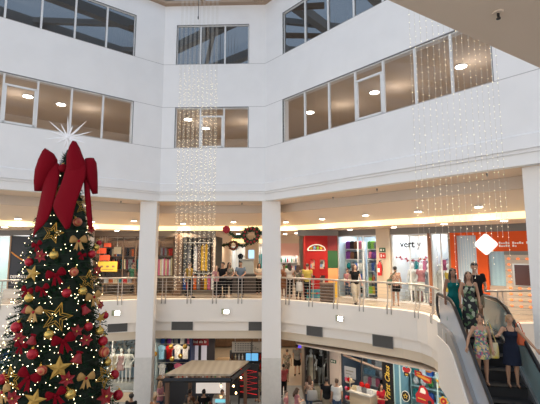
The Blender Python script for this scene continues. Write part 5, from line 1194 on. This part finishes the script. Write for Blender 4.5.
# bench / sofa
t = thing('sofa', 'beige rounded sofa back seen above the kiosk roof', 'sofa', lf(227, 24.5)); m = MB(); m.loft([(0, 0, .1, .75, .35), (0, 0, .5, .78, .36), (0, .05, .95, .72, .2), (0, .08, 1.05, .55, .12)], 20); m.obj('seat_back', mat('sofa_beige', (.60, .42, .26), .7), t, True)
m = MB(); m.box(-.7, .7, -.6, .1, .15, .45); m.obj('seat', mat('sofa_brown', (.3, .2, .13), .7), t)
# directory sign
t, w_, h_ = board('directory_sign', 'hanging beige directory sign with rows of small dark text left of the middle column', 232, 342, 262, 352.5, 20.6, mat('directory_cream', (.60, .52, .42), .6), th=.08)
for k in range(5):
    z = h_*(.85-.17*k); m = MB(); m.box(-w_*.40, -w_*.40+.05, -.006, 0, z-.02, z+.02); m.obj('arrow_mark', DARK, t)
    for j in range(int(6+(k*5) % 4)): m = MB(); m.box(-w_*.32+j*.12, -w_*.32+j*.12+.09, -.006, 0, z-.012, z+.012); m.obj('small_word', DARK, t)
for s_ in (-.5, .5): m = MB(); m.tube([(s_*w_*.8, .04, h_), (s_*w_*.8, .04, -1.93-t.location.z)], .012, 6); m.obj('hanger_rod', STEEL, t)
# kiosk
KA = [(-4.08, 16.35), (-1.52, 16.35), (-.92, 18.3), (-3.40, 18.35)]
kt = thing('cafe_kiosk', 'cafe kiosk with a flat wooden roof on posts on the lower floor', 'kiosk', (-2.6, 17.4, ZF))
L = lambda x, y, z: Vector((x+2.6, y-17.4, z))
WR = wave('roof_planks', (.36, .29, .21), (.44, .37, .28), 1.1, .3, 'X', 0, 1.5)
m = MB(); m.prism([L(x, y, 2.46) for x, y in KA], (0, 0, .07)); m.obj('roof', WR, kt)
m = MB()
for (a, b_) in zip(KA, KA[1:]+KA[:1]): m.tube([L(*a, 2.30), L(*b_, 2.30)], .09, 4)
m.obj('roof_beam', BLACK, kt)
for x, y in ((-3.98, 16.45), (-1.64, 16.45), (-1.06, 18.2), (-3.43, 18.2)): m = MB(); c = L(x, y, 0); m.box(c.x-.07, c.x+.07, c.y-.07, c.y+.07, 0, 2.42); m.obj('post', mat('kiosk_post', (.16, .085, .05), .5), kt)
m = MB(); m.box(-.2, 1.35, -.75, -.30, 0, 1.05); m.obj('counter', mat('kiosk_counter', (.10, .07, .05), .5), kt); m = MB(); m.box(-.25, 1.4, -.8, -.25, 1.05, 1.10); m.obj('countertop', GREY, kt)
m = MB(); m.box(.1, 1.2, -.85, -.78, .55, 1.02); m.obj('display_glass', mat('blue_display', (.03, .12, .16), .2, emit=.25, ecol=(.1, .4, .5)), kt)
m = MB(); m.box(-.55, .75, .65, .70, 1.25, 1.72); m.obj('back_panel', mat('lit_panel', (.75, .68, .62), .6, emit=.5), kt)
m = MB(); m.box(-1.0, .95, .4, .7, 0, .95); m.obj('back_counter', DARK, kt)
cm = thing('coffee_machine', 'steel coffee machine on the kiosk counter', 'coffee machine', (-1.95, 16.9, ZF+1.10)); m = MB(); m.box(-.3, .3, -.2, .2, .05, .42); m.obj('casing', STEEL, cm)
for x in (-.15, .15): m = MB(); m.tube([(x, -.2, .2), (x, -.3, .2)], .03, 8); m.tube([(x, -.3, .2), (x, -.3, .12)], .02, 8); m.obj('brew_group', BLACK, cm)
m = MB(); m.box(-.2, .2, -.205, -.2, .26, .38); m.obj('cyan_screen', mat('cyan_screen', (.2, .6, .7), .4, emit=.6), cm)
for x in (-.27, .27): m = MB(); m.box(x-.02, x+.02, -.18, .18, 0, .05); m.obj('foot', BLACK, cm)
CUPS = frame((-2.6, 16.8, ZF+1.1), 0); row(CUPS, 'bottle', 'cafe_bottle', 'bottle', 'bottle', 6, -.15, .4, 0, 0, .07, .24, ['white', 'brown', 'green', 'cream', 'red', 'white'], 'on the kiosk counter', 70)
BULB = mat('warm_bulb', (1, .65, .3), .5, emit=12, ecol=(1, .62, .28))
for x, y, Y, w in ((233.5, 386, 17.6, 'left, lower'), (241, 377.5, 17.9, 'middle, highest'), (236, 393, 17.3, 'lowest'), (221, 386, 17.4, 'inside the kiosk')):
    p = at(x, y, Y); t = thing('pendant_lamp', 'small warm pendant bulb by the right kiosk post, '+w, 'lamp', p, 0, 'pendant bulbs of the kiosk'); m = MB(); m.ell((0, 0, 0), (.035, .035, .042)); m.obj('bulb', BULB, t, True); m = MB(); m.tube([(0, 0, .05), (0, 0, .12)], .025, 6); m.tube([(0, 0, .1), (0, 0, max(.3, -1.93-p.z if Y > 17.9 else -2.6-p.z))], .006, 4); m.obj('flex', BLACK, t)
row(frame((-2.7, 17.85, ZF+.95), 0), 'bottle', 'cafe_bottle', 'bottle', 'bottle', 8, -.9, .9, 0, 0, .09, .28, ['brown', 'red', 'cream', 'green', 'white', 'black', 'orange', 'brown'], 'kiosk back counter', 170)
# red string lights
t = thing('red_string_lights', 'red zigzag string lights behind the right kiosk posts', 'string lights', at(248, 382, 18.6)); m = MB(); pts = []
for k in range(10): pts.append(Vector((-.35+.75*(k % 2), 0, .55-k*.12)))
m.tube(pts, .012, 5); m.obj('tube_light', mat('red_light', (.8, .02, .02), .5, emit=.8), t); m = MB(); m.box(-.42, .45, .04, .1, -.7, .75); m.box(-.42, -.36, 0, .1, ZF-t.location.z, .75); m.obj('backing_board', BLACK, t)
for x, y, Y, w, c in ((252, 357, 20, 'under the directory sign, right end', (.15, .45, .75)), (251, 373, 19.4, 'beside the red string lights', (.6, .62, .65)), (300.3, 345.5, 31, 'bluish violet, far back right of the middle column', (.12, .08, .9))):
    p = at(x, y, Y); t = thing('display_screen', 'small lit screen '+w, 'screen', p); s_ = .32; m = MB(); m.box(-s_, s_, 0, .05, -.2, .2); m.obj('bezel', BLACK, t); m = MB(); m.box(-s_+.03, s_-.03, -.01, 0, -.17, .17); m.obj('screen', mat('screen_%d' % int(x), c, .4, emit=.7), t); m = MB(); m.tube([(0, .03, .2), (0, .03, -1.93-p.z)], .015, 6); m.obj('bracket', BLACK, t)
cs = thing('cafe_shelf', 'dark cafe shelf wall behind the kiosk, left of the middle column', 'shelf', (atx(247, 21.3, 380), 21.3, ZF))
m = MB(); m.box(-.9, .8, .2, .3, 0, 2.2); m.obj('back_panel', DARK, cs)
for z in (.9, 1.35, 1.8): m = MB(); m.box(-.9, .8, -.1, .2, z-.03, z); m.obj('shelf_board', WOODD, cs)
for i, z in enumerate((.9, 1.35, 1.8)): row(frame((cs.location.x, 21.25, ZF), 0), 'bottle', 'cafe_bottle', 'bottle', 'bottle', 9, -.85, .75, 0, z, .13, .3, ['red', 'cream', 'brown', 'white', 'orange', 'green'], 'on the %s cafe shelf' % ('low', 'middle', 'high')[i], 71+i)
cb = thing('bar_counter', 'long dark bar counter with bottles behind the kiosk, under the sports shirts', 'counter', (-4.0, 19.9, ZF)); m = MB(); m.box(-1.3, 1.6, 0, .5, 0, 1.25); m.obj('counter_body', DARK, cb); m = MB(); m.box(-1.35, 1.65, -.05, .55, 1.25, 1.3); m.obj('countertop', WOODD, cb)
row(frame((-4.0, 19.95, ZF+1.3), 0), 'bottle', 'bar_bottle', 'bottle', 'bottle', 14, -1.2, 1.5, .1, 0, .10, .34, ['brown', 'red', 'cream', 'green', 'black', 'orange', 'white'], 'on the long bar counter', 171)
# dark glass shop with mannequins right of the middle column
xa, xb = atx(305.5, 20.6, 365), atx(329, 20.6, 365); MD = frame((xa, 20.6, ZF), 0); WD = xb-xa
shop('dark_fashion_shop', MD, WD, 2, 0, 3.0, mat('dark_shop_wall', (.12, .09, .07), .7), True, PANELW)
glazing('shopfront_glazing', MD, WD, 0, 3.05, [0, WD*.35, WD*.75, WD], 'dark framed glass front with mannequins right of the middle column', DARK)
for x, cl, w in ((WD*.28, [('dress', CRM, dict(hem=.3))], 'cream dress in the dark framed window'), (WD*.72, [('shirt', BLK), ('pants', GRY)], 'black top in the dark framed window')):
    person('lower floor mannequin in a '+w, Vector((xa+x, 21.15, ZF+.6)), 0, 1.75, 'hip', clothes=cl, fem=True, mann=True)
m = MB(MD); m.box(.05, WD-.05, .3, .85, 0, .6); tag(m.obj('window_plinth', CRM), 'pale plinth in the dark framed window right of the middle column', 'plinth')
# lower right shop line
MSl = frame((S0.x, S0.y, ZF), SA)
def s2(px, py): q = online(px, py, S0, dS); return (V2(q.x, q.y)-S0).dot(dS)
p0, p1 = s2(329, 375), s2(341.5, 375)
t = thing('pillar', 'pale pink square pillar with an exit plate on the lower floor', 'pillar', MSl @ Vector((p0, -.15, 0)), SA); m = MB(); m.box(0, p1-p0, 0, .6, 0, 3.1); m.obj('shaft', mat('pink_pillar', (.66, .56, .50), .6), t); m = MB(); m.box(-.015, p1-p0+.015, -.015, .6, 0, .15); m.obj('plinth', GREY, t)
t = thing('exit_sign', 'small dark green exit plate on the pale lower pillar', 'sign', MSl @ Vector(((p0+p1)/2-.14, -.18, 1.83)), SA); m = MB(); m.box(0, .32, 0, .025, 0, .16); m.obj('plate', mat('exit_green', (.03, .10, .06), .5), t); m = MB(); m.box(.05, .12, -.004, 0, .04, .12); m.add([(.17, -.004, .08), (.25, -.004, .13), (.25, -.004, .03)], [(0, 1, 2)]); m.obj('pictogram', WT, t)
g0, g1 = p1, s2(383, 375); Mg = MSl @ Matrix.Translation((g0, 0, 0)); Wg = g1-g0
shop('gift_shop', Mg, Wg, 3, 0, 3.0, mat('gift_wall', (.07, .10, .15), .7), True)
glazing('shopfront_glazing', Mg, Wg, 0, 3.08, [0, Wg*.5, Wg], 'glass front of the gift shop left of the gold script sign', DARK)
for i, z in enumerate((.5, 1.0, 1.5, 2.0, 2.45)):
    row(Mg, ('carton', 'bag', 'folded', 'carton', 'garment')[i], 'gift_item', 'gift item', 'merchandise', 9, .1, Wg-.1, 1.9, z, .27, .40, [['black', 'grey', 'white', 'pink'], ['grey', 'black', 'white', 'light blue'], ['white', 'grey', 'light blue', 'black'], ['white', 'blue', 'grey', 'black'], ['red', 'grey', 'lime green', 'black', 'light blue']][i], '%s gift shop shelf' % ('lowest', 'second', 'middle', 'fourth', 'top')[i], 80+i)
shelfunit('wall_shelf', 'grey wall shelving across the back of the gift shop', Mg, .05, Wg-.05, 1.85, [.5, 1.0, 1.5, 2.0, 2.45], .35, mat('shelf_grey', (.30, .36, .42), .5), zbase=ZF)
a = MSl @ Vector((s2(341.5, 353), .12, 0)); m = MB(); pA_ = online(341.5, 355, S0, dS); pB_ = online(383, 371, S0, dS); m.tube([pA_+Vector((.05, .1, 0)), pB_+Vector((.05, .1, 0))], .06, 4); tag(m.obj('window_banner', mat('banner_beige', (.60, .42, .34), .6)), 'narrow beige pinkish banner running across the gift shop window', 'banner')
t = thing('sale_poster', 'pale grey poster hanging left in the gift shop window', 'poster', Mg @ Vector((.18, -.02, 1.25)), SA); m = MB(); m.box(0, .62, 0, .02, 0, .52); m.obj('sheet', mat('grey_sheet', (.36, .38, .42), .6), t); m = MB(); m.box(.08, .5, -.004, 0, .3, .36); m.box(.08, .4, -.004, 0, .18, .22); m.obj('printed_line', GREY, t)
t = thing('display_table', 'stacked display table with cream boxes in the gift shop doorway', 'table', Mg @ Vector((1.55, -.55, 0)), SA)
m = MB(); m.box(-.52, .52, -.4, .4, 0, 1.0); m.obj('base', mat('crate_cream', (.50, .40, .28), .6), t); m = MB(); m.box(-.56, .56, -.44, .44, 1.0, 1.05); m.obj('tabletop', WHT, t)
MT = Mg @ Matrix.Translation((1.55, -.55, 1.05)); row(MT, 'folded', 'folded_towels', 'stack of towels', 'merchandise', 4, -.5, .5, -.25, 0, .25, .22, ['cream', 'white', 'grey', 'white'], 'on the gift shop table', 90); row(MT, 'bag', 'gift_bag', 'gift bag', 'bag', 2, -.15, .4, -.2, .23, .28, .28, ['red', 'red'], 'on top of the gift shop table', 91)
MT2 = Mg @ Matrix.Translation((.75, -.45, 0)); t = thing('toy_stand', 'narrow stand of pinkish toys left of the display table', 'stand', MT2 @ Vector((0, 0, 0)), SA); m = MB(); m.tube([(0, 0, 0), (0, 0, 1.5)], .03, 8); m.tube([(0, 0, 0), (0, 0, .04)], .25, 14); m.obj('stand_pole', STEEL, t)
for k in range(3): m = MB(); m.tube([(0, 0, .45+k*.4), (0, 0, .48+k*.4)], .22, 14); m.obj('tray', CRM, t)
for k in range(3): row(MT2, 'ball', 'plush_ball', 'plush ball', 'toy', 3, -.2, .2, -.12, .48+k*.4, .15, .2, ['pink', 'red', 'cream'], '%s tray of the toy stand' % ('low', 'middle', 'top')[k], 95+k)
t = thing('christmas_garland', 'red and green garland at the top left of the gift shop', 'garland', Mg @ Vector((.1, .25, 2.75)), SA)
for k in range(9): m = MB(); m.ell((.12+k*.15, 0, .08*math.sin(k*2.1)), (.09, .06, .08), 8, 6); m.obj('red_cluster', pm('red'), t, True)
m = MB(); m.tube([(0, .02, 0), (.7, .02, -.05), (1.4, .02, 0), (1.9, .02, .02)], .04, 6); m.obj('green_strand', LEAF, t)
# black band with gold script
h0, h1 = g1, s2(393.5, 375); t = thing('script_sign', 'tall black panel with vertical gold script lettering beside the gift shop', 'sign', MSl @ Vector((h0, -.08, 0)), SA); W3 = h1-h0
m = MB(); m.box(0, W3, 0, .12, 0, 3.1); m.obj('panel', mat('gloss_black', (.012, .010, .010), .25), t)
text('lettering', 'First Class', .33, mat('gold_letter', (.80, .55, .08), .4), t, (.36, -.012, .80), (PI/2, -PI/2, 0), shear=.45, sx=1.0, off=.0)
# right: glass with stickers
i0 = h1; i1 = s2(393.5, 375)+4.2; Mi = MSl @ Matrix.Translation((i0, 0, 0)); Wi = i1-i0
shop('toy_world_shop', Mi, Wi, 2.6, 0, 3.0, mat('teal_wall', (.12, .24, .28), .7), True)
glazing('shopfront_glazing', Mi, Wi, 0, 3.05, [0, .28, 1.9, Wi], 'pale blue glass front with bright stickers at the lower right', mat('mint_frame', (.50, .64, .62), .5))
for i, z in enumerate((.6, 1.15, 1.7, 2.2)):
    row(Mi, ('carton', 'helmet', 'carton', 'bag')[i], 'toy_box', 'toy pack', 'toy', 8, .2, 2.9, 1.4, z, .26, .42, ['light blue', 'teal', 'grey', 'blue', 'white', 'green', 'black'], '%s shelf, sticker shop' % ('lowest', 'second', 'third', 'top')[i], 100+i)
shelfunit('wall_shelf', 'teal wall shelving with toys behind the stickered glass', Mi, .15, 2.95, 1.35, [.6, 1.15, 1.7, 2.2], .35, mat('shelf_teal', (.25, .40, .42), .5), zbase=ZF)
SR = mat('sticker_red', (.40, .015, .02), .4); SY = mat('sticker_yellow', (.62, .42, .05), .4); SO = mat('sticker_orange', (.62, .22, .03), .4); SW = mat('sticker_white', (.8, .78, .72), .4)
def sticker(label, px, py, shapes, rot=0):
    q = online(px, py, S0, dS); t = thing('window_sticker', label, 'sticker', q+Vector((-.045*.68, -.045*.73, 0)), SA, 'stickers on the lower right glass')
    for i, (mm, poly) in enumerate(shapes): m = MB(); m.prism([(x, -.006*i, z) for x, z in [(a_*.82, b_*.82) for a_, b_ in poly]], (0, .006, 0)); m.obj(['backing', 'colour_layer', 'print', 'print'][min(i, 3)], mm, t)
def circ(r, n=16, cx=0, cz=0, f=1): return [(cx+r*math.cos(2*PI*k/n), cz+f*r*math.sin(2*PI*k/n)) for k in range(n)]
def star(r, n=5, a0=PI/2, cx=0, cz=0, q=.5): return [(cx+(r if k % 2 == 0 else r*q)*math.cos(a0+PI*k/n), cz+(r if k % 2 == 0 else r*q)*math.sin(a0+PI*k/n)) for k in range(2*n)]
heart = [(0, -.2), (.17, -.02), (.19, .1), (.1, .17), (0, .1), (-.1, .17), (-.19, .1), (-.17, -.02)]
sticker('red heart sticker on a black base, topmost left on the glass', 407, 371, [(SW, [(x*1.3, z*1.5) for x, z in heart]), (SR, [(x*1.15, z*1.0+.05) for x, z in heart]), (BLACK, [(-.13, -.25), (.13, -.25), (.15, -.05), (-.15, -.05)]), (SY, [(-.07, -.2), (.07, -.2), (.07, -.12), (-.07, -.12)])])
sticker('round black sticker with yellow print, lower left on the glass', 406, 396, [(SW, circ(.23, 16, 0, 0, 1.2)), (BLACK, circ(.20, 16, 0, 0, 1.2)), (SY, star(.15)), (BLACK, circ(.05))])
sticker('large red banner sticker with orange and yellow lettering on the glass', 423, 377, [(SR, [(-.42, .28), (-.05, .25), (.0, .12), (.45, .05), (.45, -.22), (.1, -.25), (-.05, -.1), (-.40, .02)]), (SO, [(-.30, .10), (.1, .06), (.36, -.04), (.36, -.17), (.05, -.10), (-.30, .0)]), (SY, [(-.24, .06), (.3, -.06), (.3, -.12), (-.24, .01)]), (SY, [(-.3, .2), (-.1, .19), (-.1, .14), (-.3, .15)])])
sticker('big red glossy car shaped sticker on the glass', 424, 394, [(SR, [(-.38, -.45), (-.42, -.1), (-.28, .10), (-.18, .38), (.02, .42), (.2, .25), (.28, .0), (.5, -.2), (.52, -.45)]), (SW, [(-.2, .05), (-.12, .28), (.02, .30), (.12, .15), (.1, .02)]), (BLACK, circ(.10, 12, .3, -.32)), (SY, [(-.3, -.2), (.1, -.25), (.1, -.30), (-.3, -.25)])])
sticker('yellow round star sticker at the top right of the glass', 429, 368.5, [(SO, circ(.20)), (SY, star(.17, 5, PI/2, 0, 0, .6)), (SO, circ(.05))])
sticker('orange star sticker with yellow rim at the right', 442.5, 383, [(SY, star(.34)), (SO, star(.27)), (SR, [(-.12, -.03), (.12, -.03), (.12, .05), (-.12, .05)])])
sticker('small red and yellow flower sticker below the orange star', 444, 401, [(SY, star(.26, 7, 0, 0, 0, .7)), (SR, circ(.15)), (SY, circ(.05))])
# downlights added to brighten the lower floor
for x, Y in ((-11, 21.2), (-8, 21.2), (-5, 21.2), (-2.2, 22), (.8, 22), (-1, 26), (2, 27), (-3, 29), (1, 30.5), (3.2, 18.6), (4.8, 17.2), (6.5, 15.8)):
    downlight(Vector((x, Y, -1.90)), 'added round downlight under the gallery floor', 'added downlights under the gallery', .12, 130, size=2.6)
b = MB(); b.box(-16, 15, 20.2, 22.7, -1.94, -1.9); b.prism([(3.0, 20.2, -1.94), (1.2, 20.2, -1.94), (1.2, 18.9, -1.94), (7.5, 13.2, -1.94), (12, 9.5, -1.94), (14, 12, -1.94)], (0, 0, .04)); struct('ceiling_lower', b, CEIL)
# lower floor people
def lp(px, py, h):                 # stands on the lower floor with the top of the head at this pixel
    r = ray(px, py); t = (ZF+h-CAMZ)/r.z; return Vector((r.x*t, r.y*t, ZF+.001))
person('man in a grey shirt and black shorts walking away across the lower floor', lp(297, 344, 1.78), PI-.2, 1.78, 'walk', 'tan', ('short', 'black'), [('shorts', BLK, dict(len=.9, wide=.02)), ('shirt', GRY)], shoes=BLK)
person('woman in a patterned outfit left of the man in grey, lower floor', lp(287, 349, 1.66), PI+.2, 1.66, 'walk', 'tan', ('bun', 'brown'), [('pants', FLO4), ('shirt', FLO4)], True)
person('person in a red shirt and black trousers right beside the middle column, lower floor', lp(283.5, 364, 1.6), PI, 1.6, 'stand', 'tan', ('short', 'black'), [('pants', BLK), ('shirt', cloth('coral', (.55, .12, .12)))], shoes=BLK)
person('man in a black t-shirt seen from behind, before the pale lower pillar', lp(326.5, 377.5, 1.76), PI-.1, 1.76, 'stand', 'tan', ('short', 'black'), [('shorts', KHA), ('shirt', BLK)], shoes=WSH)
person('man in a white t-shirt seen from behind, right of the man in black', lp(336.5, 379, 1.74), PI+.15, 1.74, 'stand', 'tan', ('short', 'brown'), [('shorts', DEN), ('shirt', WHT)], shoes=WSH)
pC = lp(309, 375.5, 1.64); person('brown haired woman carrying a grey bag, left of the man in black', pC, PI+.5, 1.64, 'phone', 'tan', ('long', 'brown'), [('pants', DEN), ('shirt', FLO3, dict(sleeve=.2))], True)
bag('grey shopping bag carried by the brown haired woman on the lower floor', pC+Vector((.10, -.38, .72)), (.5, .22, .40), mat('bag_grey', (.33, .32, .30), .6), [(-.12, 0, .39), (-.08, 0, .52), (.08, 0, .52), (.12, 0, .39)], .1, 'shopping_bag')
person('dark haired woman bending forward in a pale top at the bottom edge', lp(297, 388, 1.50), PI*.6, 1.50, 'phone', 'light', ('long', 'brown'), [('pants', CRM), ('shirt', PNK, dict(sleeve=.2))], True, tilt=.4)
person('fair skinned child at the bottom edge, right of the middle column', lp(286, 391, 1.35), PI*.4, 1.35, 'stand', 'light', ('short', 'brown'), [('pants', DEN), ('shirt', PNK)])
person('woman in a red top in the gift shop doorway', lp(380.5, 384, 1.62), .5, 1.62, 'phone', 'tan', ('long', 'black'), [('pants', BLK), ('shirt', REDC)], True)
person('woman standing by the cafe shelf, left of the middle column', lp(257.5, 366, 1.66), PI-.6, 1.66, 'stand', 'tan', ('long', 'brown'), [('dress', FLO4, dict(hem=.5))], True)
person('curly haired person at the bottom edge left of the left column', lp(131.5, 394, 1.6), PI, 1.6, 'stand', 'brown', ('curly', 'black'), [('pants', DEN), ('shirt', BLK)])
person('blond woman in a pink top beside the left kiosk post', lp(160.5, 381, 1.62), 1.3, 1.62, 'phone', 'light', ('long', 'fair'), [('pants', DEN), ('shirt', PNK)], True)
person('person in a rust red top right of the left column, bottom edge', lp(155, 396, 1.5), 2.8, 1.5, 'stand', 'tan', ('short', 'fair'), [('pants', DEN), ('shirt', cloth('rust', (.36, .16, .08)))])
STL = 0
for x, Y, rot, lb, kw in ((-3.25, 16.85, .9, 'woman with long dark hair in a khaki top seated at the kiosk', dict(fem=True, hair=('long', 'black'), clothes=[('pants', BLK), ('shirt', KHA)])),
        (-2.72, 17.45, PI, 'man in black seated with his back turned in the kiosk', dict(hair=('short', 'black'), clothes=[('pants', BLK), ('shirt', BLK)])),
        (-3.3, 17.5, PI-.5, 'dark haired person in brown seated left of the man in black', dict(hair=('short', 'black'), clothes=[('pants', DEN), ('shirt', cloth('brown', (.14, .07, .04)))]))):
    st_ = thing('stool', 'dark backless stool under the '+lb.split(' seated')[0], 'stool', (x, Y, ZF))
    m = MB(); m.tube([(0, 0, .66), (0, 0, .72)], .19, 16); m.obj('seat', BLACK, st_)
    for k in range(4): a = PI/4+k*PI/2; m = MB(); m.tube([(.12*math.cos(a), .12*math.sin(a), .67), (.2*math.cos(a), .2*math.sin(a), 0)], .018, 6); m.obj('leg', BLACK, st_)
    person(lb, Vector((x, Y, ZF+.30)), rot, 1.70, 'sit', 'tan', shoes=BLK, **kw)
person('barista in white behind the kiosk counter', Vector((-1.95, 17.35, ZF+.001)), .2, 1.62, 'phone', 'tan', ('bun', 'black'), [('pants', BLK), ('shirt', WHT)], True)
# ------------------------------------------------------------------ unseen camera-side walls, added to shade the escalator
m = MB(); m.box(-4, 16, -8.3, -8, -5, 0); struct('wall_rear_blocker', m, WHITE)
m = MB(); m.box(15, 15.3, -8.3, 9.6, -5, 4.5); struct('wall_side_blocker', m, WHITE)
# ------------------------------------------------------------------ world, camera
w = bpy.data.worlds.new('world'); bpy.context.scene.world = w; w.use_nodes = True
bg = w.node_tree.nodes['Background']; bg.inputs[0].default_value = (.985, .975, .97, 1); bg.inputs[1].default_value = 1.3
cam = bpy.data.cameras.new('camera'); cam.sensor_fit = 'HORIZONTAL'; cam.sensor_width = 36; cam.lens = 36*FPX/540
cam.clip_end = 200
co = bpy.data.objects.new('camera', cam); COL.objects.link(co); co.location = (0, 0, CAMZ); co.rotation_euler = (PI/2+PITCH, 0, 0)
sc = bpy.context.scene; sc.camera = co
sc.view_settings.view_transform = 'Standard'; sc.view_settings.look = 'None'; sc.view_settings.gamma = 1; sc.view_settings.exposure = 0.28
